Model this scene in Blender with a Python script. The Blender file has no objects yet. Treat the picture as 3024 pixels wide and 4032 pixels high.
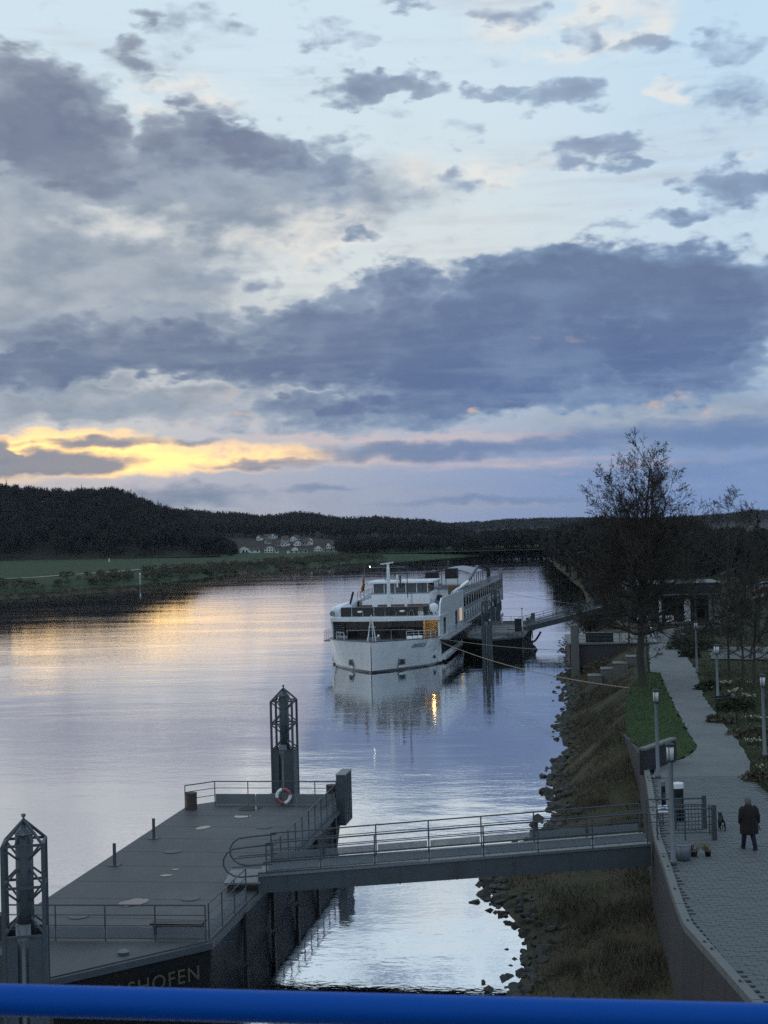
import bpy, bmesh, math, random
import numpy as np
from mathutils import Vector, Matrix, Euler
from mathutils import noise as mnoise

# ---------------------------------------------------------------- camera
SC = bpy.context.scene
COL = SC.collection
F = 5600.0                       # focal length in photograph pixels (3024 x 4032)
EYE = Vector((0.0, 0.0, 14.3))   # on the road bridge, height over the river
PITCH, ROLL = 0.0171, -0.026
CAMROT = Matrix.Rotation(math.pi / 2 + PITCH, 3, 'X') @ Matrix.Rotation(ROLL, 3, 'Z')
cam_data = bpy.data.cameras.new('camera')
cam_data.sensor_fit = 'HORIZONTAL'
cam_data.angle_x = 2 * math.atan(1512 / F)
cam_data.clip_start = 0.1
cam_data.clip_end = 30000
cam_data.dof.use_dof = True
cam_data.dof.focus_distance = 120
cam_data.dof.aperture_fstop = 16
cam = bpy.data.objects.new('camera', cam_data)
cam.location = EYE
cam.rotation_euler = CAMROT.to_euler()
COL.objects.link(cam)
SC.camera = cam

def ray(px, py):
    return (CAMROT @ Vector(((px - 1512) / F, (2016 - py) / F, -1))).normalized()
def at(px, py, z=0.0):
    d = ray(px, py)
    return EYE + d * ((z - EYE.z) / d.z)
def atd(px, py, y):
    d = ray(px, py)
    return EYE + d * (y / d.y)

# ---------------------------------------------------------------- view, light
SC.view_settings.view_transform = 'Standard'
SC.view_settings.look = 'None'
SC.view_settings.gamma = 1
SC.view_settings.use_curve_mapping = False
SC.view_settings.exposure = 0.10
SC.cycles.use_denoising = False
SC.cycles.max_bounces = 8
SC.cycles.transparent_max_bounces = 8
SC.cycles.volume_bounces = 0
SC.cycles.caustics_reflective = False
SC.cycles.caustics_refractive = False

SUN_AZ, SUN_EL = math.radians(-15.0), math.radians(3.0)   # azimuth from +Y towards +X
sun_data = bpy.data.lights.new('sun', 'SUN')
sun_data.energy = 0.02
sun_data.angle = math.radians(25)
sun_data.color = (1.0, 0.72, 0.45)
sun = bpy.data.objects.new('sun', sun_data)
sd = Vector((math.sin(SUN_AZ) * math.cos(SUN_EL), math.cos(SUN_AZ) * math.cos(SUN_EL), math.sin(SUN_EL)))
sun.rotation_euler = sd.to_track_quat('Z', 'Y').to_euler()
sun.location = (0, 0, 80)
COL.objects.link(sun)

def srgb(r, g, b, k=1.0):
    f = lambda c: ((c / 255.0) / 12.92 if c / 255.0 <= 0.04045 else ((c / 255.0 + 0.055) / 1.055) ** 2.4) * k
    return (f(r), f(g), f(b), 1.0)

class NT:
    """small helper to write node trees"""
    def __init__(s, tree):
        s.t = tree
        s.n = tree.nodes
        s.l = tree.links
    def new(s, kind, **kw):
        n = s.n.new(kind)
        for k, v in kw.items():
            setattr(n, k, v)
        return n
    def put(s, sock, v):
        if v is None:
            return
        if isinstance(v, bpy.types.NodeSocket):
            s.l.new(v, sock)
        else:
            sock.default_value = v
    def math(s, op, a, b=None, c=None, clamp=False):
        n = s.new('ShaderNodeMath', operation=op, use_clamp=clamp)
        s.put(n.inputs[0], a); s.put(n.inputs[1], b); s.put(n.inputs[2], c)
        return n.outputs[0]
    def vmath(s, op, a, b=None, c=None):
        n = s.new('ShaderNodeVectorMath', operation=op)
        s.put(n.inputs[0], a); s.put(n.inputs[1], b); s.put(n.inputs[2], c)
        return n.outputs['Value'] if op in ('DOT_PRODUCT', 'LENGTH', 'DISTANCE') else n.outputs[0]
    def smooth(s, v, a, b, lo=0.0, hi=1.0, kind='SMOOTHSTEP'):
        n = s.new('ShaderNodeMapRange', interpolation_type=kind, clamp=True)
        s.put(n.inputs[0], v); s.put(n.inputs[1], a); s.put(n.inputs[2], b); s.put(n.inputs[3], lo); s.put(n.inputs[4], hi)
        return n.outputs[0]
    def mix(s, f, a, b, blend='MIX'):
        n = s.new('ShaderNodeMix', data_type='RGBA', blend_type=blend)
        s.put(n.inputs[0], f); s.put(n.inputs[6], a); s.put(n.inputs[7], b)
        return n.outputs[2]
    def noise(s, vec, scale, detail=4.0, rough=0.55, out='Fac', lac=2.0, dist=0.0):
        n = s.new('ShaderNodeTexNoise')
        s.put(n.inputs['Vector'], vec)
        n.inputs['Scale'].default_value = scale
        n.inputs['Detail'].default_value = detail
        n.inputs['Roughness'].default_value = rough
        n.inputs['Lacunarity'].default_value = lac
        n.inputs['Distortion'].default_value = dist
        return n.outputs[out]
    def ramp(s, v, stops):
        n = s.new('ShaderNodeValToRGB')
        el = n.color_ramp.elements
        while len(el) < len(stops):
            el.new(0.5)
        for e, (p, c) in zip(el, stops):
            e.position = p; e.color = c
        s.put(n.inputs[0], v)
        return n.outputs[0]
    def xyz(s, x, y, z):
        n = s.new('ShaderNodeCombineXYZ')
        s.put(n.inputs[0], x); s.put(n.inputs[1], y); s.put(n.inputs[2], z)
        return n.outputs[0]
    def sep(s, v):
        n = s.new('ShaderNodeSeparateXYZ')
        s.put(n.inputs[0], v)
        return n.outputs

# ---------------------------------------------------------------- sky: dusk with broken cloud
def build_world():
    w = bpy.data.worlds.new('World')
    SC.world = w
    w.use_nodes = True
    T = NT(w.node_tree)
    T.n.clear()
    out = T.new('ShaderNodeOutputWorld')
    bg = T.new('ShaderNodeBackground')
    T.l.new(bg.outputs[0], out.inputs[0])
    tc = T.new('ShaderNodeTexCoord')
    D = T.vmath('NORMALIZE', tc.outputs['Generated'])
    x, y, z = T.sep(D)
    sky = T.new('ShaderNodeTexSky', sky_type='NISHITA')
    sky.sun_disc = False
    sky.sun_elevation = SUN_EL
    sky.sun_rotation = SUN_AZ
    sky.altitude = 300
    sky.air_density = 1.0
    sky.dust_density = 1.6
    sky.ozone_density = 2.0
    az = T.math('ARCTAN2', x, y)
    el = T.math('ARCSINE', z)
    el = T.math('ABSOLUTE', el)
    # domain-warped position on the sky (radians); noise runs on the direction so that it has no seam
    Dn = T.vmath('MULTIPLY', D, (1.0, 1.0, 2.0))
    w1 = T.noise(Dn, 22.0, 2.0, 0.5, 'Color')
    w2 = T.noise(Dn, 60.0, 3.0, 0.48, 'Color')
    o1 = T.vmath('MULTIPLY', T.vmath('SUBTRACT', w1, (0.5, 0.5, 0.5)), (0.075, 0.026, 0.0))
    o2 = T.vmath('MULTIPLY', T.vmath('SUBTRACT', w2, (0.5, 0.5, 0.5)), (0.036, 0.026, 0.0))
    P0 = T.xyz(az, el, 0.0)
    lowfade = T.smooth(el, 0.0, 0.07, 0.35, 1.0)
    P = T.vmath('ADD', P0, T.vmath('ADD', o1, o2))
    Plow = T.vmath('ADD', P0, T.vmath('MULTIPLY', T.vmath('ADD', o1, o2), (1.0, 0.42, 0.0)))

    K = 3024 / 1659.0
    def field(blobs, pos):
        acc = None
        for (cx, cy, rx, ry, st) in blobs:
            d = ray(cx * K, cy * K)
            a0, e0 = math.atan2(d.x, d.y), math.asin(d.z)
            ia, ie = F / (rx * K), F / (ry * K)
            q = T.vmath('MULTIPLY_ADD', pos, (ia, ie, 0.0), (-a0 * ia, -e0 * ie, 0.0))
            r2 = T.vmath('DOT_PRODUCT', q, q)
            b = T.math('SUBTRACT', 1.0, r2, clamp=True)
            acc = T.math('MULTIPLY', b, st) if acc is None else T.math('MULTIPLY_ADD', b, st, acc)
        return acc

    f1 = T.noise(Dn, 13.0, 5.0, 0.50)
    f2 = T.noise(T.vmath('ADD', Dn, (7.3, 1.7, 3.1)), 34.0, 5.0, 0.50)
    # away from the photograph's part of the sky the same kind of broken cloud goes on
    inside = T.math('MULTIPLY', T.smooth(T.math('ABSOLUTE', az), 0.27, 0.40, 1.0, 0.0), T.smooth(el, 0.36, 0.46, 1.0, 0.0))
    outside = T.math('SUBTRACT', 1.0, inside)
    gen = T.math('MULTIPLY', T.smooth(T.noise(Dn, 3.2, 6.0, 0.56), 0.42, 0.66), outside)

    heavy = T.math('MULTIPLY', field(HEAVY, P), 1.28)
    Dw = T.vmath('ADD', Dn, T.vmath('MULTIPLY', T.vmath('SUBTRACT', w2, (0.5, 0.5, 0.5)), (0.03, 0.03, 0.03)))
    def lobes(scale):
        v = T.new('ShaderNodeTexVoronoi')
        v.inputs['Scale'].default_value = scale
        T.l.new(Dw, v.inputs['Vector'])
        return T.math('SUBTRACT', 0.45, v.outputs['Distance'])
    lob = T.math('MULTIPLY_ADD', lobes(78.0), 0.34, T.math('MULTIPLY', lobes(30.0), 0.62))
    heavy = T.math('ADD', heavy, lob)
    heavy = T.math('MULTIPLY_ADD', T.math('SUBTRACT', f1, 0.5), 0.95, heavy)
    heavy = T.math('MULTIPLY_ADD', T.math('SUBTRACT', f2, 0.5), 0.60, heavy)
    heavy = T.math('MULTIPLY_ADD', gen, 1.0, heavy)
    h_alpha = T.smooth(heavy, 0.02, 0.78)
    h_alpha = T.math('MULTIPLY', h_alpha, T.math('SUBTRACT', 1.0, T.math('MULTIPLY', T.smooth(el, 0.20, 0.26), T.smooth(az, -0.06, 0.06, 0.0, 0.25))))
    h_core = T.smooth(heavy, 0.25, 1.5)

    veil = field(VEIL, P)
    veil = T.math('MULTIPLY_ADD', T.math('SUBTRACT', f1, 0.5), 0.75, veil)
    v_alpha = T.smooth(veil, 0.0, 0.8, 0.0, 0.90)

    streak = T.math('MULTIPLY', field(STREAK, Plow), 1.15)
    Ds = T.vmath('MULTIPLY', D, (1.0, 1.0, 9.0))
    fs = T.noise(Ds, 9.0, 5.0, 0.54)
    streak = T.math('MULTIPLY_ADD', T.math('SUBTRACT', fs, 0.5), 1.5, streak)
    s_alpha = T.smooth(streak, -0.02, 1.15)

    # clear air: the Nishita sky, whitened by thin high cloud
    clear = T.mix(1.0, sky.outputs[0], (0.105, 0.098, 0.098, 1), 'MULTIPLY')
    thin = T.smooth(T.math('MULTIPLY_ADD', T.noise(Dn, 7.0, 5.0, 0.6), 1.0, T.smooth(el, 0.05, 0.30, -0.05, 0.22)), 0.28, 0.75)
    highc = T.mix(T.smooth(el, 0.10, 0.36), srgb(212, 217, 216), srgb(204, 224, 236))
    highc = T.mix(T.smooth(az, 0.05, 0.26, 0.0, 0.55), highc, srgb(182, 213, 238))
    low = T.mix(T.smooth(az, -0.22, 0.22), srgb(160, 173, 190), srgb(114, 144, 190))
    base = T.mix(T.smooth(el, 0.03, 0.15), low, highc)
    c = T.mix(0.96, clear, base)
    # warm cream where the high cloud catches the last light
    cream = T.math('MULTIPLY', T.smooth(T.math('MULTIPLY_ADD', f1, 0.5, T.math('MULTIPLY', f2, 0.5)), 0.40, 0.62), T.smooth(field(CREAM, P), 0.0, 0.9))
    c = T.mix(T.math('MULTIPLY', cream, 0.65), c, srgb(236, 229, 219))
    # sunset glow low on the left
    gf = T.math('MULTIPLY_ADD', T.math('SUBTRACT', fs, 0.5), 0.9, field(GLOW, Plow))
    c = T.mix(T.smooth(gf, 0.0, 0.8, 0.0, 0.75), c, (0.95, 0.68, 0.42, 1.0))
    c = T.mix(T.smooth(gf, 0.25, 1.55, 0.0, 0.85), c, (1.80, 1.10, 0.36, 1.0))
    pink = T.math('MULTIPLY', T.smooth(field(PINK, Plow), 0.0, 0.7), T.smooth(fs, 0.40, 0.62))
    c = T.mix(T.math('MULTIPLY', pink, 0.55), c, srgb(216, 192, 186))
    # grey veil under the big left cloud
    vcol = T.mix(T.smooth(T.math('MULTIPLY_ADD', f2, 0.5, T.math('MULTIPLY', f1, 0.5)), 0.36, 0.64), srgb(126, 140, 158), srgb(164, 173, 184))
    c = T.mix(T.math('MULTIPLY', v_alpha, T.math('SUBTRACT', 1.0, T.math('MULTIPLY', cream, 0.7))), c, vcol)
    # heavy cumulus
    hl = T.mix(T.smooth(el, 0.06, 0.22), srgb(98, 114, 144), srgb(119, 129, 151))
    hr = T.mix(T.smooth(el, 0.06, 0.24), srgb(88, 110, 152), srgb(108, 124, 152))
    core = T.mix(T.smooth(az, -0.16, 0.12), hl, hr)
    edge = T.mix(T.smooth(az, -0.2, 0.2), srgb(156, 168, 182), srgb(134, 158, 188))
    hcol = T.mix(h_core, edge, core)
    mott = T.noise(T.vmath('ADD', Dn, (2.2, 5.1, 8.4)), 18.0, 5.0, 0.52)
    hcol = T.mix(T.smooth(mott, 0.50, 0.74, 0.0, 0.50), hcol, T.mix(0.6, hcol, edge))
    hcol = T.mix(T.smooth(mott, 0.28, 0.48, 0.30, 0.0), hcol, srgb(80, 100, 138))
    lay = T.math('MULTIPLY', T.smooth(fs, 0.46, 0.66), T.smooth(el, 0.20, 0.06))
    hcol = T.mix(T.math('MULTIPLY', lay, 0.35), hcol, edge)
    hcol = T.mix(T.smooth(lob, 0.0, 0.30, 0.0, 0.12), hcol, edge)
    warm = T.math('MULTIPLY', T.smooth(field(WARM, P), 0.0, 0.8), T.smooth(f2, 0.50, 0.64))
    hcol = T.mix(T.math('MULTIPLY', warm, 0.75), hcol, srgb(226, 186, 158))
    c = T.mix(h_alpha, c, hcol)
    # low streaks of stratus in front of the glow
    scol = T.mix(T.smooth(az, -0.25, 0.2), srgb(116, 130, 152), srgb(104, 130, 172))
    c = T.mix(T.math('MULTIPLY', s_alpha, 0.92), c, scol)
    T.l.new(c, bg.inputs[0])
    bg.inputs[1].default_value = 1.0
    w.cycles.sampling_method = 'MANUAL'
    w.cycles.sample_map_resolution = 512

# cloud masses of the photographed sky: x, y, half width, half height (1659-pixel-wide frame), weight
HEAVY = [(60, 240, 220, 135, 1.25), (170, 340, 190, 100, .8), (430, 300, 150, 85, .95), (570, 325, 130, 62, .9), (725, 335, 110, 68, .75),
         (420, 390, 330, 80, .45), (760, 405, 160, 60, .4),
         (298, 125, 62, 48, .52), (312, 38, 36, 26, .4), (420, 45, 105, 48, .4), (715, 72, 110, 34, .48), (770, 190, 105, 46, .95), (905, 186, 80, 34, .85),
         (1185, 203, 135, 48, .98), (1050, 196, 60, 20, .6), (1270, 326, 130, 36, .9), (1390, 352, 70, 20, .6), (970, 400, 78, 40, .65),
         (1605, 402, 100, 56, .85), (1480, 462, 95, 26, .6), (1340, 490, 95, 22, .5), (1600, 108, 100, 46, .55), (1600, 205, 100, 50, .42), (1650, 270, 60, 60, .4),
         (1272, 58, 60, 50, .52), (1115, 36, 90, 36, .6), (1400, 90, 85, 24, .5), (1005, 278, 56, 34, .5), (880, 4, 90, 22, .6), (805, 510, 60, 24, .5), (1488, 410, 36, 22, .6), (20, 85, 60, 20, .5),
         (1330, 660, 420, 150, 1.15), (1600, 640, 190, 130, .8), (930, 700, 330, 150, 1.05), (1230, 590, 230, 80, .55), (840, 600, 90, 52, .4),
         (600, 745, 330, 95, .85), (455, 600, 90, 42, .6), (600, 610, 60, 28, .5), (350, 690, 140, 60, .5), (190, 755, 330, 80, 1.0), (90, 815, 230, 54, .9), (480, 800, 260, 60, .5),
         (900, 810, 430, 90, .85), (1250, 800, 420, 95, .7), (760, 895, 400, 58, .75), (1500, 780, 250, 80, .5), (1300, 862, 420, 46, .45), (350, 870, 70, 34, .5), (200, 888, 110, 22, .55)]
VEIL = [(100, 540, 470, 200, 1.15), (520, 440, 380, 130, .75), (280, 390, 470, 130, .8), (60, 690, 380, 120, .9), (480, 640, 260, 70, .35), (820, 420, 240, 90, .4), (1480, 900, 420, 90, .6), (200, 870, 420, 60, 1.0), (600, 1090, 900, 50, .35)]
STREAK = [(230, 958, 210, 16, 1.0), (110, 1003, 215, 34, 1.3), (0, 985, 60, 50, 1.1), (560, 1004, 150, 15, .9), (930, 976, 420, 26, .95), (1500, 940, 380, 44, .9), (1500, 1010, 400, 26, .5), (400, 1072, 220, 34, .9), (700, 1055, 110, 14, .6), (1050, 1080, 320, 12, .5), (440, 955, 60, 12, .6)]
CREAM = [(400, 215, 170, 60, 1), (1250, 45, 260, 90, 1.2), (1050, 370, 300, 60, .8), (620, 510, 280, 60, 1.1), (300, 490, 220, 50, .9), (820, 430, 200, 60, .6), (1470, 190, 60, 40, 1), (1190, 110, 60, 40, .8), (1640, 300, 50, 50, .6)]
GLOW = [(110, 958, 350, 34, 1.15), (60, 1012, 400, 44, .6), (300, 992, 420, 44, .85), (10, 832, 70, 18, .7), (560, 990, 520, 34, .45)]
PINK = [(900, 960, 620, 40, 1), (1200, 950, 500, 18, .8), (1250, 1005, 420, 20, .7), (540, 880, 200, 70, .6), (700, 1000, 420, 26, .6)]
WARM = [(330, 860, 90, 36, 1), (1040, 890, 70, 22, 1), (540, 915, 120, 26, .9), (1520, 880, 200, 34, .7), (570, 832, 70, 16, .8), (1240, 715, 120, 20, .3)]
build_world()

# ---------------------------------------------------------------- building helpers
def tag(o, label=None, cat=None, group=None, kind=None):
    if label: o['label'] = label
    if cat: o['category'] = cat
    if group: o['group'] = group
    if kind: o['kind'] = kind
    return o

def empty(name, loc=(0, 0, 0), rz=0.0, label=None, cat=None, group=None):
    o = bpy.data.objects.new(name, None)
    o.empty_display_size = 0.3
    o.location = loc
    o.rotation_euler = (0, 0, rz)
    COL.objects.link(o)
    return tag(o, label, cat, group)

def place(name, mesh, parent=None, loc=(0, 0, 0), rot=(0, 0, 0), scale=(1, 1, 1)):
    o = bpy.data.objects.new(name, mesh)
    o.location = loc; o.rotation_euler = rot; o.scale = scale
    COL.objects.link(o)
    o.parent = parent
    return o

def copy_tree(o, parent=None):
    c = o.copy()
    COL.objects.link(c)
    c.parent = parent
    for ch in list(o.children):
        copy_tree(ch, c)
    return c

def mesh_np(name, V, Fc, mat=None, smooth=False):
    """mesh from numpy arrays: V (n,3), Fc (m,3) or (m,4)"""
    V = np.asarray(V, dtype=np.float32); Fc = np.asarray(Fc, dtype=np.int32)
    me = bpy.data.meshes.new(name)
    k = Fc.shape[1]
    me.vertices.add(len(V)); me.vertices.foreach_set('co', V.ravel())
    me.loops.add(Fc.size); me.loops.foreach_set('vertex_index', Fc.ravel())
    me.polygons.add(len(Fc))
    me.polygons.foreach_set('loop_start', np.arange(0, Fc.size, k, dtype=np.int32))
    me.polygons.foreach_set('loop_total', np.full(len(Fc), k, dtype=np.int32))
    if smooth:
        me.polygons.foreach_set('use_smooth', np.ones(len(Fc), dtype=bool))
    me.update(calc_edges=True)
    if mat: me.materials.append(mat)
    return me

class MB:
    """collects shapes; build() links them as one mesh object"""
    def __init__(s):
        s.v = []; s.f = []
    def add(s, vs, fs):
        o = len(s.v)
        s.v += [tuple(v) for v in vs]
        s.f += [tuple(i + o for i in f) for f in fs]
        return s
    def box(s, c, d, rz=0.0, top=(1.0, 1.0), tilt=None):
        x, y, z = d[0] / 2, d[1] / 2, d[2] / 2
        vs = [(-x, -y, -z), (x, -y, -z), (x, y, -z), (-x, y, -z), (-x * top[0], -y * top[1], z), (x * top[0], -y * top[1], z), (x * top[0], y * top[1], z), (-x * top[0], y * top[1], z)]
        m = Matrix.Rotation(rz, 3, 'Z')
        if tilt: m = m @ Euler(tilt).to_matrix()
        vs = [m @ Vector(v) + Vector(c) for v in vs]
        return s.add(vs, [(0, 3, 2, 1), (4, 5, 6, 7), (0, 1, 5, 4), (1, 2, 6, 5), (2, 3, 7, 6), (3, 0, 4, 7)])
    def span(s, a, b):
        return s.box([(a[i] + b[i]) / 2 for i in range(3)], [abs(b[i] - a[i]) for i in range(3)])
    def tube(s, pts, r, n=8, caps=True):
        pts = [Vector(p) for p in pts]
        rr = r if isinstance(r, (list, tuple)) else [r] * len(pts)
        rings = []
        up = None
        for i, p in enumerate(pts):
            d = (pts[min(i + 1, len(pts) - 1)] - pts[max(i - 1, 0)]).normalized()
            if up is None:
                up = Vector((0, 0, 1)) if abs(d.z) < 0.9 else Vector((1, 0, 0))
            a = d.cross(up).normalized(); b = a.cross(d).normalized(); up = b
            off = math.pi / n
            rings.append([p + (a * math.cos(2 * math.pi * k / n + off) + b * math.sin(2 * math.pi * k / n + off)) * rr[i] for k in range(n)])
        vs = [v for r_ in rings for v in r_]
        fs = []
        for i in range(len(pts) - 1):
            for k in range(n):
                fs.append((i * n + k, i * n + (k + 1) % n, (i + 1) * n + (k + 1) % n, (i + 1) * n + k))
        if caps:
            fs.append(tuple(range(n))[::-1]); fs.append(tuple(range((len(pts) - 1) * n, len(pts) * n)))
        return s.add(vs, fs)
    def bar(s, p, q, r, n=8):
        return s.tube([p, q], r, n)
    def prism(s, poly, z0, z1, shrink=None):
        n = len(poly)
        lo = shrink or poly
        vs = [(x, y, z0) for x, y in lo] + [(x, y, z1) for x, y in poly]
        fs = [tuple(range(n))[::-1], tuple(range(n, 2 * n))] + [(i, (i + 1) % n, (i + 1) % n + n, i + n) for i in range(n)]
        return s.add(vs, fs)
    def lathe(s, prof, c=(0, 0, 0), n=16):
        vs = []; fs = []
        for (r, z) in prof:
            for k in range(n):
                a = 2 * math.pi * k / n
                vs.append((c[0] + r * math.cos(a), c[1] + r * math.sin(a), c[2] + z))
        for i in range(len(prof) - 1):
            for k in range(n):
                fs.append((i * n + k, i * n + (k + 1) % n, (i + 1) * n + (k + 1) % n, (i + 1) * n + k))
        fs.append(tuple(range(n))[::-1]); fs.append(tuple(range((len(prof) - 1) * n, len(prof) * n)))
        return s.add(vs, fs)
    def mesh(s, name, mat, smooth=False):
        me = bpy.data.meshes.new(name)
        me.from_pydata(s.v, [], s.f)
        if smooth:
            me.polygons.foreach_set('use_smooth', [True] * len(me.polygons))
        me.update()
        if mat: me.materials.append(mat)
        return me
    def build(s, name, mat, parent=None, smooth=False, loc=(0, 0, 0), bevel=0.0):
        o = place(name, s.mesh(name, mat, smooth), parent, loc)
        if bevel:
            b = o.modifiers.new('bevel', 'BEVEL'); b.width = bevel; b.segments = 2; b.limit_method = 'ANGLE'
        return o

def text_mesh(name, body, size, mat, shear=0.0, extrude=0.006, space=1.0):
    cu = bpy.data.curves.new(name, 'FONT')
    cu.body = body; cu.size = size; cu.shear = shear; cu.extrude = extrude
    cu.align_x = 'CENTER'; cu.align_y = 'CENTER'; cu.space_character = space
    cu.resolution_u = 3
    ob = bpy.data.objects.new(name, cu)
    COL.objects.link(ob)
    bpy.context.view_layer.update()
    me = bpy.data.meshes.new_from_object(ob.evaluated_get(bpy.context.evaluated_depsgraph_get()))
    bpy.data.objects.remove(ob); bpy.data.curves.remove(cu)
    me.name = name
    me.materials.clear(); me.materials.append(mat)
    return me

# ---------------------------------------------------------------- materials
MATS = {}
def mat(name, col, rough=0.6, metal=0.0, var=0.25, scale=3.0, bump=0.0, bscale=30.0, stretch=(1, 1, 1), ior=None, spec=None, dirt=None, dirt_amt=0.5, dirt_scale=1.2, coat=0.0):
    if name in MATS: return MATS[name]
    m = bpy.data.materials.new(name); m.use_nodes = True
    T = NT(m.node_tree)
    b = T.n['Principled BSDF']
    tc = T.new('ShaderNodeTexCoord')
    P = T.vmath('MULTIPLY', tc.outputs['Object'], stretch)
    n1 = T.noise(P, scale, 6.0, 0.6)
    c = T.mix(n1, tuple(x * (1 - var) for x in col[:3]) + (1,), tuple(min(1, x * (1 + var)) for x in col[:3]) + (1,))
    if dirt:
        dn = T.smooth(T.noise(P, dirt_scale, 7.0, 0.65), 0.45, 0.68, 0.0, dirt_amt)
        c = T.mix(dn, c, tuple(dirt) + (1,))
    T.put(b.inputs['Base Color'], c)
    T.put(b.inputs['Roughness'], T.math('MULTIPLY_ADD', T.math('SUBTRACT', n1, 0.5), 0.2, rough, clamp=True))
    b.inputs['Metallic'].default_value = metal
    b.inputs['Coat Weight'].default_value = coat
    if spec is not None: b.inputs['Specular IOR Level'].default_value = spec
    if ior: b.inputs['IOR'].default_value = ior
    if bump:
        bn = T.new('ShaderNodeBump'); bn.inputs['Strength'].default_value = 1.0
        bn.inputs['Distance'].default_value = bump
        T.l.new(T.noise(P, bscale, 5.0, 0.65), bn.inputs['Height'])
        T.l.new(bn.outputs[0], b.inputs['Normal'])
    MATS[name] = m
    return m

M_STEEL = mat('painted_steel_grey', (0.058, 0.074, 0.090), 0.55, 0.1, 0.25, 2.0, dirt=(0.05, 0.045, 0.04), dirt_amt=0.5)
M_STEELD = mat('dark_steel', (0.018, 0.022, 0.028), 0.45, 0.3, 0.2, 2.0)
M_GALV = mat('galvanised_steel', (0.15, 0.17, 0.19), 0.42, 0.6, 0.22, 4.0)
M_DECK = mat('deck_coating', (0.060, 0.066, 0.075), 0.6, 0.0, 0.35, 1.1, bump=0.003, bscale=60, spec=0.35, dirt=(0.105, 0.112, 0.12), dirt_amt=0.6, dirt_scale=0.28, stretch=(1, .45, 1))
M_HULLP = mat('pontoon_hull_paint', (0.014, 0.017, 0.021), 0.6, 0.0, 0.35, 0.8, spec=0.12, dirt=(0.026, 0.021, 0.017), dirt_amt=0.6, dirt_scale=0.6, stretch=(1, 1, 0.35))
M_PANEL = mat('grey_plate', (0.16, 0.18, 0.20), 0.5, 0.2, 0.2, 1.5, dirt=(0.08, 0.08, 0.08), dirt_amt=0.4)
M_RUST = mat('rusty_bollard', (0.06, 0.045, 0.045), 0.7, 0.1, 0.3, 5.0, dirt=(0.11, 0.05, 0.035), dirt_amt=0.6, dirt_scale=4)
M_GOLD = mat('faded_gold_paint', (0.085, 0.074, 0.044), 0.5, 0.0, 0.2, 3.0)
M_WHITE = mat('white_paint', (0.78, 0.80, 0.82), 0.32, 0.0, 0.05, 1.0, coat=0.3)
M_SHIPW = mat('ship_white_paint', (0.79, 0.82, 0.86), 0.28, 0.0, 0.05, 0.35, coat=0.4, dirt=(0.55, 0.56, 0.56), dirt_amt=0.35, dirt_scale=0.5, stretch=(1, 1, 0.3))
M_SHIPG = mat('ship_grey_trim', (0.20, 0.22, 0.25), 0.45, 0.2, 0.15, 1.0)
M_NAVY = mat('ship_dark_paint', (0.012, 0.016, 0.026), 0.3, 0.0, 0.2, 0.7, coat=0.3)
M_BLACK = mat('black_cover', (0.008, 0.008, 0.010), 0.6, 0.0, 0.2, 3.0)
M_WOOD = mat('teak_wood', (0.13, 0.075, 0.04), 0.6, 0.0, 0.3, 3.0, stretch=(1, 6, 6))
M_RUBBER = mat('rubber', (0.012, 0.012, 0.013), 0.75, 0.0, 0.2, 4.0)
M_CONC = mat('concrete', (0.13, 0.135, 0.13), 0.85, 0.0, 0.25, 1.4, bump=0.01, bscale=12, dirt=(0.09, 0.085, 0.07), dirt_amt=0.6, dirt_scale=0.8)
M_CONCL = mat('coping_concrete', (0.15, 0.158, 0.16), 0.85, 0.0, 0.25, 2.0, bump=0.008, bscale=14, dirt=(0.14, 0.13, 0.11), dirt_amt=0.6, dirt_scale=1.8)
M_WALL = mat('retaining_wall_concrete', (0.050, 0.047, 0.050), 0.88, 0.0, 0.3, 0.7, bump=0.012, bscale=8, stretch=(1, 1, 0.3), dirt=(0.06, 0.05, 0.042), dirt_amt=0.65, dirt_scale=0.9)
M_STONE = mat('riprap_stone', (0.052, 0.050, 0.046), 0.85, 0.0, 0.45, 1.2, bump=0.02, bscale=7, dirt=(0.045, 0.05, 0.03), dirt_amt=0.6, dirt_scale=1.2)
M_BLUE = mat('blue_railing_paint', (0.000, 0.072, 0.37), 0.5, 0.0, 0.06, 6.0, spec=0.15, coat=0.0, bump=0.0006, bscale=140)
M_ROPE = mat('rope', (0.32, 0.28, 0.18), 0.9, 0.0, 0.2, 8.0)
M_RED = mat('lifebuoy_red', (0.28, 0.08, 0.10), 0.55, 0.0, 0.15, 5.0)
M_BARK = mat('bark', (0.055, 0.050, 0.042), 0.9, 0.0, 0.35, 3.0, bump=0.02, bscale=14, stretch=(1, 1, 0.3), dirt=(0.075, 0.08, 0.05), dirt_amt=0.5)
M_TWIG = mat('twigs', (0.040, 0.034, 0.027), 0.9, 0.0, 0.35, 0.6)
M_BUD = mat('old_leaves', (0.045, 0.035, 0.022), 0.85, 0.0, 0.4, 2.0)
M_WOOD_F = mat('hillside_trees', (0.024, 0.022, 0.019), 0.95, 0.0, 0.5, 0.045)
M_CONIF = mat('conifer_needles', (0.014, 0.024, 0.016), 0.9, 0.0, 0.4, 0.2)
M_BUSH = mat('bush_twigs', (0.082, 0.076, 0.050), 0.9, 0.0, 0.45, 0.3)
M_HEDGE = mat('evergreen_bush', (0.022, 0.034, 0.015), 0.85, 0.0, 0.45, 1.2)
M_GRASSB = mat('grass_blades', (0.028, 0.056, 0.016), 0.8, 0.0, 0.4, 0.8)
M_WEED = mat('dry_weeds', (0.095, 0.080, 0.056), 0.9, 0.0, 0.5, 0.9)
M_FLOWER = mat('pale_flowers', (0.65, 0.64, 0.50), 0.7, 0.0, 0.2, 2.0)
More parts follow.
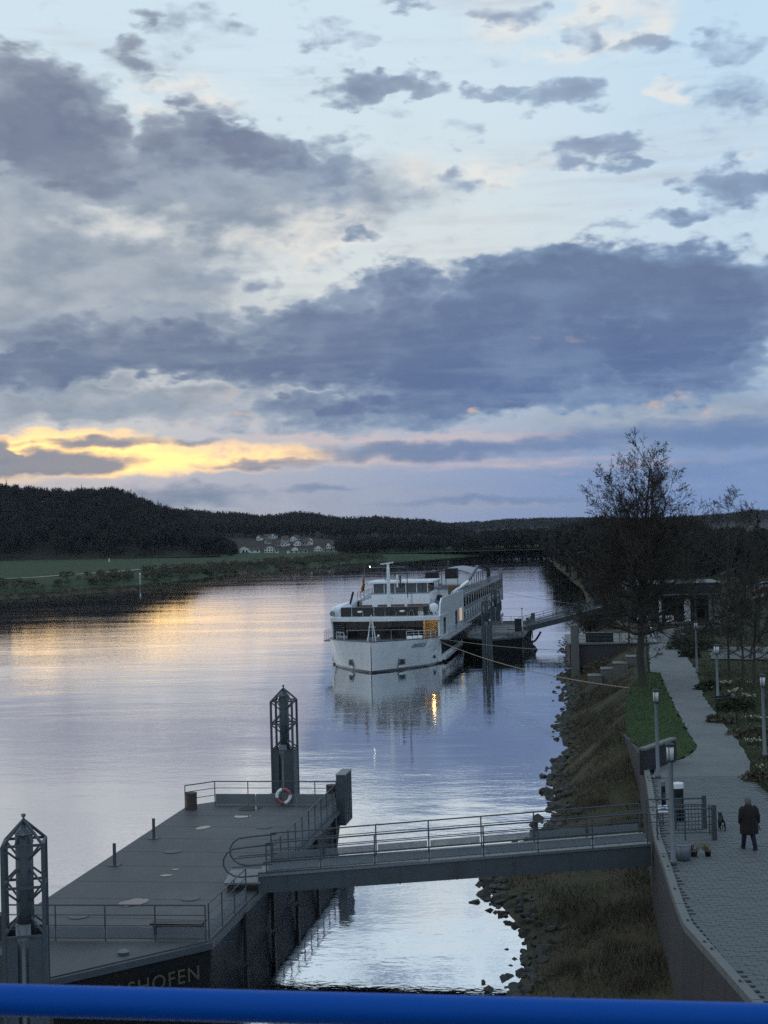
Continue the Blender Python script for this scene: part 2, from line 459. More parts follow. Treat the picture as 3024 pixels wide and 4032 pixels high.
M_ROOF = mat('roof_tiles', (0.055, 0.045, 0.045), 0.8, 0.0, 0.3, 1.0)
M_ROOFR = mat('red_roof_tiles', (0.075, 0.045, 0.04), 0.8, 0.0, 0.3, 1.0)
M_PLASTER = mat('white_plaster', (0.74, 0.74, 0.72), 0.8, 0.0, 0.08, 0.4)
M_PLASTERG = mat('grey_plaster', (0.40, 0.40, 0.39), 0.8, 0.0, 0.12, 0.4)
M_PLASTERC = mat('cream_plaster', (0.55, 0.50, 0.40), 0.8, 0.0, 0.1, 0.4)

def glass_mat(name, col, rough=0.04, ior=1.5):
    m = bpy.data.materials.new(name); m.use_nodes = True
    T = NT(m.node_tree); b = T.n['Principled BSDF']
    tc = T.new('ShaderNodeTexCoord')
    n = T.noise(tc.outputs['Object'], 0.8, 3.0, 0.5)
    T.put(b.inputs['Base Color'], T.mix(n, tuple(c * 0.5 for c in col) + (1,), tuple(c * 1.6 for c in col) + (1,)))
    b.inputs['Roughness'].default_value = rough
    b.inputs['IOR'].default_value = ior
    return m
M_GLASS = glass_mat('dark_window_glass', (0.012, 0.014, 0.017))
M_GLASSB = glass_mat('wheelhouse_glass', (0.035, 0.045, 0.05), 0.03, 1.7)
M_GLASSW = glass_mat('lounge_glass', (0.036, 0.024, 0.016))
M_PUDDLE = glass_mat('rain_puddle', (0.05, 0.055, 0.06), 0.05, 2.6)

def emit_mat(name, col, k):
    m = bpy.data.materials.new(name); m.use_nodes = True
    b = m.node_tree.nodes['Principled BSDF']
    b.inputs['Base Color'].default_value = col
    b.inputs['Emission Color'].default_value = col
    b.inputs['Emission Strength'].default_value = k
    return m
M_LAMP = emit_mat('warm_lamp', (1.0, 0.66, 0.22, 1), 0.8)
M_LAMPIN = emit_mat('lit_interior', (1.0, 0.68, 0.40, 1), 0.28)
M_NAVL = emit_mat('navigation_lamp', (1.0, 1.0, 0.85, 1), 6.0)
def mesh_sheet(name, col, dens):
    """woven wire sheet: half of it is holes"""
    m = bpy.data.materials.new(name); m.use_nodes = True
    T = NT(m.node_tree); b = T.n['Principled BSDF']
    b.inputs['Base Color'].default_value = col + (1,)
    b.inputs['Roughness'].default_value = 0.5
    b.inputs['Metallic'].default_value = 0.3
    tc = T.new('ShaderNodeTexCoord')
    n = T.noise(tc.outputs['Object'], 3.0, 3.0, 0.5)
    b.inputs['Alpha'].default_value = dens
    T.put(b.inputs['Alpha'], T.math('MULTIPLY_ADD', n, 0.25, dens - 0.12))
    return m
M_MESH = mesh_sheet('wire_mesh', (0.20, 0.23, 0.26), 0.62)
M_FROST = mat('frosted_lamp_glass', (0.58, 0.60, 0.60), 0.25, 0.0, 0.05, 2.0)

# ---------------------------------------------------------------- the river
def water_material():
    m = bpy.data.materials.new('river_water'); m.use_nodes = True
    T = NT(m.node_tree); b = T.n['Principled BSDF']
    geo = T.new('ShaderNodeNewGeometry')
    P = geo.outputs['Position']
    rot = T.new('ShaderNodeMapping'); rot.inputs['Rotation'].default_value = (0, 0, 0.15)
    T.l.new(P, rot.inputs['Vector'])
    Q = rot.outputs[0]
    patch = T.noise(T.vmath('MULTIPLY', Q, (0.5, 1.3, 1.0)), 0.045, 4.0, 0.6)
    calm = T.smooth(patch, 0.36, 0.62, 0.35, 1.0)
    w1 = T.noise(T.vmath('MULTIPLY', Q, (0.55, 1.0, 1.0)), 0.42, 3.0, 0.5)
    w2 = T.noise(T.vmath('MULTIPLY', Q, (0.6, 1.0, 1.0)), 1.6, 3.0, 0.55)
    w3 = T.noise(T.vmath('MULTIPLY', Q, (0.7, 1.0, 1.0)), 5.0, 2.0, 0.5)
    px_, py_, pz_ = T.sep(P)
    lee = T.smooth(T.math('SUBTRACT', px_, T.math('MULTIPLY_ADD', py_, 0.27, -240.0)), 60.0, 170.0, 0.18, 1.0)
    w0 = T.noise(T.vmath('MULTIPLY', Q, (0.35, 1.0, 1.0)), 0.14, 3.0, 0.5)
    h = T.math('MULTIPLY_ADD', w0, 0.27, T.math('MULTIPLY', w1, 0.10))
    h = T.math('MULTIPLY_ADD', T.math('MULTIPLY', w2, calm), 0.075, h)
    h = T.math('MULTIPLY_ADD', T.math('MULTIPLY', w3, calm), 0.032, h)
    h = T.math('MULTIPLY', h, lee)
    bn = T.new('ShaderNodeBump')
    bn.inputs['Strength'].default_value = 1.0
    bn.inputs['Distance'].default_value = WAVE
    T.l.new(h, bn.inputs['Height'])
    T.l.new(bn.outputs[0], b.inputs['Normal'])
    b.inputs['Base Color'].default_value = (0.80, 0.83, 0.88, 1)
    b.inputs['Metallic'].default_value = 1.0
    T.put(b.inputs['Roughness'], T.math('MULTIPLY_ADD', calm, 0.03, 0.02))
    b.inputs['IOR'].default_value = 3.0
    b.inputs['Specular IOR Level'].default_value = 0.5
    return m
WAVE = 0.135
me = mesh_np('river', [(-4000, -300, 0), (4000, -300, 0), (4000, 6000, 0), (-4000, 6000, 0)], [(0, 1, 2, 3)], water_material())
tag(place('river', me), kind='structure')

# ---------------------------------------------------------------- right bank
def ground_mat(name, cols, scale, bump, bscale, rough=0.95, stretch=(1, 1, 1)):
    m = bpy.data.materials.new(name); m.use_nodes = True
    T = NT(m.node_tree); b = T.n['Principled BSDF']
    geo = T.new('ShaderNodeNewGeometry')
    P = T.vmath('MULTIPLY', geo.outputs['Position'], stretch)
    n = T.noise(P, scale, 8.0, 0.68)
    stops = [(0.25 + 0.5 * i / (len(cols) - 1), tuple(c) + (1,)) for i, c in enumerate(cols)]
    c = T.ramp(n, stops)
    n2 = T.noise(P, scale * 14, 4.0, 0.7)
    c = T.mix(0.35, c, T.mix(n2, (0.0, 0.0, 0.0, 1), (1, 1, 1, 1)), 'SOFT_LIGHT')
    T.put(b.inputs['Base Color'], c)
    b.inputs['Roughness'].default_value = rough
    b.inputs['Specular IOR Level'].default_value = 0.25
    bn = T.new('ShaderNodeBump'); bn.inputs['Distance'].default_value = bump
    T.l.new(T.noise(P, bscale, 6.0, 0.7), bn.inputs['Height'])
    T.l.new(bn.outputs[0], b.inputs['Normal'])
    return m
G_BANK = ground_mat('bank_earth', [(0.042, 0.034, 0.023), (0.075, 0.060, 0.040), (0.050, 0.050, 0.027), (0.105, 0.086, 0.060)], 0.35, 0.12, 2.2)
G_LAWN = ground_mat('lawn_turf', [(0.022, 0.046, 0.012), (0.034, 0.066, 0.017), (0.052, 0.074, 0.026)], 0.4, 0.04, 6.0)
G_PATH = ground_mat('path_asphalt', [(0.105, 0.113, 0.12), (0.150, 0.158, 0.166), (0.185, 0.190, 0.196)], 0.5, 0.004, 40.0, 0.85)
G_PAVE = ground_mat('promenade_bed', [(0.055, 0.060, 0.064), (0.075, 0.080, 0.083)], 0.6, 0.006, 30.0, 0.9)
G_GARDEN = ground_mat('garden_ground', [(0.018, 0.032, 0.010), (0.034, 0.046, 0.018), (0.045, 0.038, 0.024), (0.026, 0.050, 0.014)], 0.30, 0.08, 3.0)
G_MEADOW = ground_mat('meadow_grass', [(0.016, 0.036, 0.012), (0.024, 0.048, 0.016), (0.036, 0.052, 0.022)], 0.03, 0.1, 0.8)
G_FOREST = ground_mat('forest_floor', [(0.020, 0.019, 0.014), (0.032, 0.028, 0.020)], 0.05, 0.3, 0.5)
G_GRAVEL = ground_mat('gravel_track', [(0.20, 0.19, 0.17), (0.30, 0.28, 0.25)], 0.2, 0.02, 4.0)
G_PLAZA = ground_mat('plaza_paving', [(0.09, 0.095, 0.10), (0.14, 0.145, 0.15)], 0.4, 0.004, 20.0, 0.8)

ZP = 3.3          # height of the promenade over the river
WATER_EDGE = [at(px, py, 0) for px, py in [(2020, 4400), (2028, 3900), (2048, 3750), (2005, 3620), (1965, 3530), (1950, 3460), (2062, 3330), (2135, 3250), (2192, 3150), (2215, 3000), (2225, 2850), (2235, 2700), (2240, 2600), (2240, 2550), (2290, 2500), (2330, 2450)]]
WE = sorted([(p.y, p.x) for p in WATER_EDGE] + [(15.0, 2.0), (330.0, 46.0), (520.0, 64.0), (702.0, 81.0), (800.0, 92.0), (900.0, 130.0), (1400.0, 400.0)])
WALL_LINE = [at(px, py, 3.5) for px, py in [(2520, 2960), (2545, 3090), (2573, 3300), (2607, 3400), (2657, 3561), (2690, 3640)]]
WALL_B = [(7.87, 39.0), (8.05, 32.6), (8.2, 24.0), (8.3, 16.0)]
LAWN_L = [at(px, py, ZP) for px, py in [(2462, 2900), (2462, 2780), (2490, 2700), (2490, 2640), (2500, 2560)]]
LE = sorted([(y, x, 0.9) for x, y in WALL_B] + [(p.y, p.x, 0.9 + 0.010 * max(0, p.y - 46)) for p in WALL_LINE[:-1]] + [(p.y, p.x, ZP) for p in LAWN_L] +
            [(150.0, 26.0, ZP), (200.0, 36.0, ZP), (330.0, 58.0, ZP), (520.0, 78.0, ZP), (702.0, 96.0, ZP), (800.0, 108.0, ZP), (900.0, 150.0, ZP), (1400.0, 430.0, ZP)])
def interp(tab, y, k=1):
    ys = [t[0] for t in tab]
    return float(np.interp(y, ys, [t[k] for t in tab]))
def wx(y):
    return interp(WE, y) + 0.5 * mnoise.noise((y * 0.4, 3.1, 0)) + 0.9 * mnoise.noise((y * 0.09, 7.0, 0)) * min(1.0, y / 60.0)
def bank_z(x, y):
    """height of the right bank at a point between water and wall or lawn"""
    a, e, z = wx(y), interp(LE, y), interp(LE, y, 2)
    t = (x - a) / max(0.5, e - a)
    if t <= 0: return max(-1.2, (x - a) * 0.35)
    t = min(1.0, t)
    return z * (0.75 * t + 0.25 * t * t * (3 - 2 * t)) + 0.18 * t * (1 - t) * 4 * mnoise.noise((x * 0.5, y * 0.5, 0)) + 0.06 * mnoise.noise((x * 2, y * 2, 1)) * min(1, t * 8) * min(1, (1 - t) * 8)
def grid_mesh(name, rows, m, smooth=True):
    nr, nc = len(rows), len(rows[0])
    V = [v for r in rows for v in r]
    Fc = [(i * nc + j, i * nc + j + 1, (i + 1) * nc + j + 1, (i + 1) * nc + j) for i in range(nr - 1) for j in range(nc - 1)]
    return mesh_np(name, V, Fc, m, smooth)
rows = []
ys = list(np.arange(15, 130, 0.6)) + list(np.arange(130, 260, 2.0)) + list(np.arange(260, 1401, 20.0))
for y in ys:
    a, e = wx(y), interp(LE, y)
    r = [(a - 4, y, -1.3), (a - 1.5, y, -0.5)]
    for k in range(25):
        x = a + (e - a) * k / 24
        r.append((x, y, bank_z(x, y)))
    rows.append(r)
bank = tag(place('riverbank', grid_mesh('riverbank', rows, G_BANK)), kind='structure')
# level land behind the bank
rows = []
for y in ys:
    e = interp(LE, y)
    rows.append([(e, y, interp(LE, y, 2) if y > 72.5 else ZP - 0.05)] + [(e + d, y, ZP + 0.10 * mnoise.noise((d * 0.3, y * 0.3, 5)) * min(1.0, d / 30)) for d in (0.6, 4, 10, 20, 40, 80, 200, 700, 2500)])
land = tag(place('right_bank_land', grid_mesh('right_bank_land', rows, G_GARDEN)), kind='structure')

def sheet(name, poly, z, m, kind='structure', parent=None):
    me = bpy.data.meshes.new(name)
    me.from_pydata([(p[0], p[1], z) for p in poly], [], [tuple(range(len(poly)))])
    me.materials.append(m); me.update()
    if me.polygons[0].normal.z < 0: me.flip_normals()
    o = place(name, me, parent)
    return tag(o, kind=kind) if kind else o
def pxpoly(pts, z=ZP):
    return [at(px, py, z) for px, py in pts]
def wob(poly, amp=0.12, step=0.7, seed=0):
    out = []
    n = len(poly)
    for i in range(n):
        a, b = Vector(poly[i][:2]), Vector(poly[(i + 1) % n][:2])
        k = max(1, int((b - a).length / step))
        for j in range(k):
            p = a.lerp(b, j / k)
            q = Vector((p.x + amp * mnoise.noise((p.x * 0.9, p.y * 0.9, seed)), p.y + amp * mnoise.noise((p.x * 0.9, p.y * 0.9, seed + 9))))
            out.append((q.x, q.y))
    return out
PATH = pxpoly([(2555, 2530), (2650, 2545), (2705, 2590), (2742, 2650), (2772, 2750), (2800, 2790), (2850, 2860), (2900, 2920), (2950, 3000), (2965, 3066), (2560, 3070), (2600, 3010), (2650, 3008), (2700, 2996), (2746, 2955), (2700, 2870), (2662, 2800), (2625, 2720), (2600, 2655), (2560, 2650)])
sheet('path', wob(PATH, 0.16), ZP + 0.115, G_PATH)
LAWN = pxpoly([(2540, 2652), (2597, 2655), (2622, 2720), (2659, 2800), (2697, 2870), (2742, 2955), (2700, 2994), (2645, 3006), (2605, 3004), (2560, 2985), (2465, 2905), (2462, 2780), (2488, 2705)])
sheet('lawn', wob(LAWN, 0.30, .5, seed=3), ZP + 0.123, G_LAWN)
PROM = [(p.x + 0.1, p.y) for p in WALL_LINE[1:]] + [(x + 0.1, y) for x, y in WALL_B] + [(16.5, 16.0), (16.5, 44.0)] + [tuple(at(px, py, ZP)[:2]) for px, py in [(3140, 3250), (3024, 3130), (2990, 3100), (2965, 3064), (2560, 3068)]]
prom = sheet('promenade', PROM, ZP + 0.060, G_PAVE)
# rows of paving setts, the largest in the picture one by one
def inside(poly, x, y):
    c = False
    n = len(poly)
    for i in range(n):
        x1, y1 = poly[i][0], poly[i][1]; x2, y2 = poly[(i + 1) % n][0], poly[(i + 1) % n][1]
        if (y1 > y) != (y2 > y) and x < (x2 - x1) * (y - y1) / (y2 - y1) + x1:
            c = not c
    return c
M_SETT = mat('paving_setts', (0.098, 0.110, 0.118), 0.75, 0.0, 0.40, 2.2, bump=0.004, bscale=30)
random.seed(5)
sett_me = MB().box((0, 0, 0.0), (0.394, 0.184, 0.05), top=(0.97, 0.94)).mesh('sett', M_SETT)
cells = []
row = 0
y = 31.6
while y < 63.4:
    x = 7.5 + (row % 2) * 0.2
    while x < 17.5:
        if inside(PROM, x, y) and inside(PROM, x + 0.2, y) and inside(PROM, x - 0.22, y) and x / y < 0.36:
            cells.append((x, y))
        x += 0.40
    y += 0.19; row += 1
cells.sort(key=lambda c: (c[0] / c[1] > 0.275, c[1]))
near = cells[:300]
for (x, y) in near:
    o = place('sett', sett_me, prom, (x, y, ZP + 0.090 + random.uniform(-0.006, 0.006)), (random.uniform(-.012, .012), random.uniform(-.012, .012), random.uniform(-.02, .02)))
mb = MB()
for (x, y) in cells[300:]:
    mb.box((x, y, ZP + 0.090 + random.uniform(-0.006, 0.006)), (0.394, 0.184, 0.05), top=(0.97, 0.94), rz=random.uniform(-.02, .02))
tag(mb.build('sett_paving', M_SETT, prom), kind='stuff')
# thin light plaza paving behind the garden
sheet('plaza', wob(pxpoly([(2560, 2478), (2850, 2462), (2830, 2478), (2700, 2500), (2640, 2540), (2560, 2528)]), 0.3, seed=8), ZP + 0.11, G_PLAZA)
sheet('garden_court', wob([tuple(at(px, py, ZP + 0.2)[:2]) for px, py in [(2800, 2590), (3200, 2596), (3200, 2540), (2790, 2545)]], .5, seed=4), ZP + 0.118, G_PLAZA)

# ---------------------------------------------------------------- left bank, hills
LW = [(100.0, -150.0)] + sorted([(p.y, p.x) for p in [at(px, py, 0) for px, py in [(-600, 2380), (0, 2330), (450, 2305), (800, 2272), (1000, 2250), (1200, 2232), (1400, 2212)]]]) + [(880.0, 5.0), (925.0, 40.0), (950.0, 85.0), (960.0, 200.0), (1000.0, 420.0)]
def lwx(y):
    return interp(LW, y) + 2.5 * mnoise.noise((y * 0.03, 1.0, 4))
def left_z(d):
    """height by distance inland"""
    return float(np.interp(d, [-12, 0, 6, 22, 60, 150, 320, 600], [-1.2, 0, 1.2, 2.4, 2.9, 4.2, 5.6, 7.0]))
rows = []
yl = list(np.arange(300, 960, 6.0)) + [960, 985, 1000]
for i, y in enumerate(yl):
    a = lwx(y)
    r = []
    for d in (-12, -3, 0, 3, 6, 12, 22, 40, 60, 100, 150, 220, 320, 450, 700, 1200):
        r.append((a - d * 0.80, y + d * 0.60, left_z(d) + 0.5 * mnoise.noise((a * 0.05 - d * 0.03, y * 0.03, 2)) * min(1, max(0, d) / 12)))
    rows.append(r)
meadow = tag(place('meadow', grid_mesh('meadow', rows, G_MEADOW)), kind='structure')
# gravel track along the left bank
tr = []
for y in np.arange(300, 900, 8.0):
    a = lwx(y)
    tr.append([(a - d * 0.80, y + d * 0.60, left_z(d) + 0.30) for d in (39, 44)])
track = tag(place('gravel_track', grid_mesh('gravel_track', tr, G_GRAVEL)), kind='structure')
# low gravel spits off the left bank
for i, (px0, py0, px1, py1, w) in enumerate([(-250, 2365, 330, 2338, 5.0), (150, 2343, 640, 2313, 4.5), (860, 2262, 1060, 2249, 6.0), (1090, 2243, 1170, 2239, 7.0)]):
    A, B = at(px0, py0, 0), at(px1, py1, 0)
    rows = []
    n = 40
    for k in range(n + 1):
        p = A.lerp(B, k / n)
        q = w * (0.35 + 0.65 * math.sin(math.pi * k / n)) * (0.75 + 0.5 * mnoise.noise((p.x * 0.08, p.y * 0.08, i)))
        h = 0.5 * math.sin(math.pi * k / n) ** 0.5 * (1 + 0.6 * mnoise.noise((p.x * 0.2, p.y * 0.2, 3 + i)))
        rows.append([(p.x, p.y - q, -0.3), (p.x, p.y - q * 0.5, h * 0.6), (p.x, p.y, h), (p.x, p.y + q * 0.5, h * 0.6), (p.x, p.y + q, -0.3)])
    tag(place('gravel_spit', grid_mesh('gravel_spit', rows, G_BANK)), kind='structure')

# hills: terrain that rises behind the meadow, crest heights read along the view
def hill(name, prof, d0, d1, d2, m, tree_h, px0, px1, step=20, nd=22, wav=0.06):
    """prof: (px, py) of the tree-top line; ground is tree_h lower at distance d1; foot at d0, back at d2"""
    xs = [p[0] for p in prof]; ysn = [p[1] for p in prof]
    rows = []
    for px in np.arange(px0, px1 + 1, step):
        py = float(np.interp(px, xs, ysn))
        crest = atd(px, py, d1).z - tree_h
        u = (px - 1512) / F
        r = []
        for k in range(nd + 1):
            d = d0 + (d2 - d0) * k / nd
            t = min(1.0, (d - d0) / (d1 - d0))
            z = 4.5 + (crest - 4.5) * (t ** 0.8 * (1 + wav * 3 * mnoise.noise((u * 30, d * 0.006, len(prof))))) if t < 1 else crest + (d - d1) * 0.01
            if t < 1: z = min(z, 4.5 + (crest - 4.5) * (0.15 + 0.85 * t))
            r.append((u * d, d, z))
        rows.append(r)
    o = tag(place(name, grid_mesh(name, rows, m)), kind='structure')
    return o, rows
H1_PROF = [(-900, 1880), (-300, 1885), (0, 1903), (60, 1900), (150, 1912), (250, 1922), (330, 1915), (400, 1918), (450, 1908), (500, 1925), (560, 1955), (640, 1985), (700, 2000), (760, 2040), (820, 2085), (880, 2130), (950, 2165), (1000, 2172)]
H2_PROF = [(500, 1998), (700, 2000), (850, 2008), (930, 2012), (1000, 2022), (1080, 2024), (1170, 2010), (1250, 2020), (1330, 2035), (1400, 2038), (1480, 2030), (1550, 2038), (1640, 2042), (1700, 2048), (1760, 2060), (1830, 2085), (1900, 2110), (1980, 2118)]
H3_PROF = [(1500, 2075), (1700, 2065), (1850, 2056), (1880, 2055), (1940, 2052), (2000, 2046), (2060, 2044), (2130, 2042), (2300, 2040), (2500, 2042), (2600, 2040), (2750, 2032), (2850, 2026), (2950, 2010), (3024, 2010), (3500, 2000), (3900, 1995)]
hillA = hill('near_hill', H1_PROF, 900, 1130, 1500, G_FOREST, 15, -900, 1000)
hillB = hill('middle_ridge', H2_PROF, 1080, 1750, 2300, G_FOREST, 14, 480, 1980)
hillC = hill('far_ridge', H3_PROF, 2200, 3300, 3900, G_FOREST, 12, 1480, 3900, 30)
rows = [[(x, y, 3.0 + 0.4 * mnoise.noise((x * .01, y * .01, 0))) for y in (935, 960, 1000, 1100, 1400, 2000, 2300)] for x in np.arange(-120, 1500, 30.0)]
tag(place('valley_floor', grid_mesh('valley_floor', rows, G_MEADOW)), kind='structure')

# ---------------------------------------------------------------- railings used on ship, pontoons and gangways
def railing(parent, pts, h=1.05, mids=(0.36, 0.70), spacing=1.9, r=0.025, m=None, panel=None, post_r=None, name='railing'):
    """rails as one part; each post and wire panel a sub-part; pts: local points at floor height"""
    m = m or M_STEEL
    pts = [Vector(p) for p in pts]
    up = Vector((0, 0, 1))
    mb = MB()
    mb.tube([p + up * h for p in pts], r, 6)
    for k in mids:
        mb.tube([p + up * (h * k) for p in pts], r * 0.62, 6)
    if panel:
        mb.tube([p + up * 0.07 for p in pts], r * 0.6, 6)
    rail = mb.build(name, m, parent)
    pr = post_r or r * 0.95
    pm = MB().bar((0, 0, 0), (0, 0, h), pr, 6).mesh('post', m)
    for i in range(len(pts) - 1):
        a, b = pts[i], pts[i + 1]
        L = (b - a).length
        n = max(1, round(L / spacing))
        for k in range(n + (1 if i == len(pts) - 2 else 0)):
            p = a.lerp(b, k / n)
            place('post', pm, rail, p)
        if panel:
            for k in range(n):
                p, q = a.lerp(b, (k + 0.03) / n), a.lerp(b, (k + 0.97) / n)
                mbp = MB()
                nrm = (q - p).cross(up).normalized() * 0.006
                vs = [p - nrm + up * .08, q - nrm + up * .08, q - nrm + up * panel, p - nrm + up * panel, p + nrm + up * .08, q + nrm + up * .08, q + nrm + up * panel, p + nrm + up * panel]
                mbp.add(vs, [(0, 1, 2, 3), (7, 6, 5, 4), (0, 4, 5, 1), (3, 2, 6, 7), (0, 3, 7, 4), (1, 5, 6, 2)])
                mbp.build('wire_panel', M_MESH, rail)
    return rail

# ---------------------------------------------------------------- the river cruise ship
SHIP_O = Vector((-1.75, 149.5, 0)); SHIP_T = math.radians(9.0); SHIP_L = 104.0; HB = 6.15
def build_ship():
    S = empty('river_cruise_ship', SHIP_O, -SHIP_T, 'long white river cruise ship moored bow towards the viewer', 'ship')
    def hb(s, z):
        full = 10.6 - .35 * max(0, z)
        e = 1.5 + .13 * max(0, z)
        t = max(0.0, 1 - s / full)
        w = HB * (1 - t ** e) if s < full else HB
        return max(0.04, w - .10 * max(0.0, 3.0 - z) * min(1, s / 6) * (1 if s < 10.4 else 0))
    def deck_z(s):
        return 3.05 + 0.2 * max(0, 1 - s / 9.0) if s < 10.4 else 2.72
    st = [0, .35, .8, 1.5, 2.4, 3.5, 4.8, 6.2, 7.8, 9.4, 10.3, 10.5, 13, 18, 30, 50, 75, 95, 101, SHIP_L]
    zs = [-0.7, 0.0, 0.5, 1.2, 2.0, None]
    mb = MB()
    V, Fc = [], []
    for s in st:
        ring = []
        for z in zs:
            zz = deck_z(s) if z is None else z
            ring.append((zz, hb(s, zz) * (1.0 if s < SHIP_L - 4 else 0.93)))
        prof = [(-w, s, z) for z, w in reversed(ring)] + [(w, s, z) for z, w in ring]
        V += prof
    k = len(zs) * 2
    for i in range(len(st) - 1):
        for j in range(k - 1):
            Fc.append((i * k + j, (i + 1) * k + j, (i + 1) * k + j + 1, i * k + j + 1))
    mb.add(V, Fc)
    mb.add([V[(len(st) - 1) * k + j] for j in range(k)], [tuple(range(k))])
    hull = mb.build('hull', M_SHIPW, S)
    # boot stripe
    V, Fc = [], []
    for s in st:
        for z in (-0.4, 0.02, 0.20):
            V.append((hb(s, z) + 0.02, s - (0.03 if s == 0 else 0), z))
    for s in st:
        for z in (-0.4, 0.02, 0.20):
            V.append((-hb(s, z) - 0.02, s - (0.03 if s == 0 else 0), z))
    n = len(st)
    for side in (0, 1):
        o = side * n * 3
        for i in range(n - 1):
            for j in range(2):
                Fc.append((o + i * 3 + j, o + (i + 1) * 3 + j, o + (i + 1) * 3 + j + 1, o + i * 3 + j + 1))
    Fc += [(0, 1, n * 3 + 1, n * 3), (1, 2, n * 3 + 2, n * 3 + 1)]
    MB().add(V, Fc).build('boot_stripe', M_NAVY, S)
    # dark gunwale line round the bow and bow deck
    pts = [(hb(s, 3) + .01, s, deck_z(s)) for s in st[:11]]
    MB().tube([(-p[0], p[1], p[2]) for p in reversed(pts)] + pts, 0.055, 6).build('gunwale', M_NAVY, S)
    dk = [(max(.03, hb(s, 2.5) - .12), s + .12) for s in st[:11]]
    MB().prism([(-x, y) for x, y in reversed(dk)] + dk + [(HB - .15, 24), (-HB + .15, 24)], 2.60, 2.80).build('bow_deck', M_SHIPG, S)
    # name on the right bow, marks, anchor pockets
    def on_bow(s, z, out=0.03):
        x0, x1 = hb(s - .1, z), hb(s + .1, z)
        t = Vector((x1 - x0, 0.2, 0)).normalized()
        nrm = Vector((t.y, -t.x, 0))
        return Vector((hb(s, z), s, z)) + nrm * out, math.atan2(t.y, t.x)
    tm = text_mesh('name_lettering', 'AMAVIOLA', 0.66, M_NAVY, 0.35, 0.004)
    for v in tm.vertices:      # wrap the letters round the bow plating
        s_ = 5.0 + v.co.x * .62
        q, _ = on_bow(s_, 2.42 + v.co.y, .025 + v.co.z)
        v.co = q
    o = place('name_lettering', tm, S)
    tag(o, 'dark slanted ship name lettering on the right side of the bow')
    for sg in (1, -1):
        p, a = on_bow(3.3, 0.85, 0.0)
        fr = MB().box((0, -0.02, 0), (1.0, 0.10, 0.75), top=(1.15, 1)).build('anchor_pocket', M_SHIPG, S)
        fr.location = (p.x * sg, p.y, p.z); fr.rotation_euler = (0, 0, a * sg if sg > 0 else -a)
        MB().box((0, -0.09, 0.03), (.62, .08, .42), top=(.4, 1)).box((0, -0.10, -.14), (.8, .10, .14)).build('anchor', M_STEELD, fr)
        MB().box((0, -0.06, -.48), (1.0, .05, .22)).build('scuff_plate', M_WHITE, fr)
    p, a = on_bow(8.6, 0.9, 0.03)
    MB().box((0, 0, 0), (.3, .08, .3)).box((.24, 0, -.1), (.16, .08, .16)).build('hawse_hole', M_BLACK, S, loc=p).rotation_euler = (0, 0, a)
    # dark band along the hull side, white rubbing strake
    for sg in (1, -1):
        MB().span((sg * (HB - .02), 11.0, 0.98), (sg * (HB + .03), SHIP_L - 4, 2.60)).build('hull_window_band', M_NAVY, S)
        MB().span((sg * (HB - .2), 11.6, 0.28), (sg * (HB + .38), SHIP_L - 6, 0.62)).build('rubbing_strake', M_SHIPW, S, bevel=.05)
        wm = MB().box((sg * (HB + .035), 0, 1.9), (.03, 1.2, .55)).mesh('hull_window', M_GLASS)
        for k in range(18):
            place('hull_window', wm, S, (0, 40 + k * 3.3, 0))
    # lounge front: glass panes set back under the overhang
    yl = 11.6
    xs = np.linspace(-5.6, 4.2, 10)
    pane = MB().box((0, 0, 0), (xs[1] - xs[0] - .07, .04, 2.0)).mesh('lounge_window', M_GLASSW)
    for a_, b_ in zip(xs[:-1], xs[1:]):
        place('lounge_window', pane, S, ((a_ + b_) / 2, yl + .05, 3.83))
    mb = MB()
    for a_ in xs:
        mb.box((a_, yl, 3.83), (.07, .12, 2.06))
    mb.span((-5.7, yl - .05, 2.78), (4.3, yl + .1, 2.86))
    mb.build('window_mullions', M_NAVY, S)
    MB().span((4.25, yl + .2, 2.8), (6.0, yl + .4, 4.9)).build('lounge_end_wall', mat('beige_wall', (0.45, 0.38, 0.28), 0.6, 0, .1), S)
    MB().span((4.22, yl - 1.2, 2.8), (4.28, yl + .2, 4.9)).build('lounge_end_wall', MATS['beige_wall'], S)
    MB().span((-6.0, yl + .2, 2.8), (6.0, 26, 4.88)).build('lounge_walls', M_SHIPG, S)
    mb = MB()
    for k in range(8):
        mb.box((-5.35 + .0, yl - .9 + k * .02, 3.0 + k * .23), (.75, .28, .05))
    mb.bar((-5.75, yl - .95, 2.8), (-5.75, yl - .7, 4.85), .04).bar((-4.95, yl - .95, 2.8), (-4.95, yl - .7, 4.85), .04)
    mb.build('stair', M_SHIPG, S)
    for sg in (-1, 1):
        MB().span((sg * 5.95, 9.9, 2.85), (sg * 6.13, 10.35, 4.9)).build('corner_post', M_SHIPW, S)
    # overhang slab with a bowed white edge
    fr = [(x, 9.6 - 1.15 * (1 - (x / 6.2) ** 2)) for x in np.linspace(-6.2, 6.2, 13)]
    poly = fr + [(6.1, 27.0), (-6.1, 27.0)]
    MB().prism(poly, 4.86, 5.32).build('overhang', M_SHIPW, S, bevel=.04)
    lam = MB().lathe([(.0, 0), (.16, .0), (.16, .05), (0, .06)], (0, 0, 0), 12).mesh('ceiling_lamp', M_LAMP)
    place('ceiling_lamp', lam, S, (5.2, 10.9, 4.78))
    spot = MB().lathe([(0, 0), (.07, 0), (.07, .04), (0, .05)], n=10).mesh('ceiling_spot', M_LAMP)
    for x in (-4.4, -2.2, .2, 2.4):
        place('ceiling_spot', spot, S, (x, 11.2, 4.80))
    li = bpy.data.lights.new('lounge_lamp', 'POINT'); li.energy = 15; li.color = (1.0, .62, .22); li.shadow_soft_size = .12
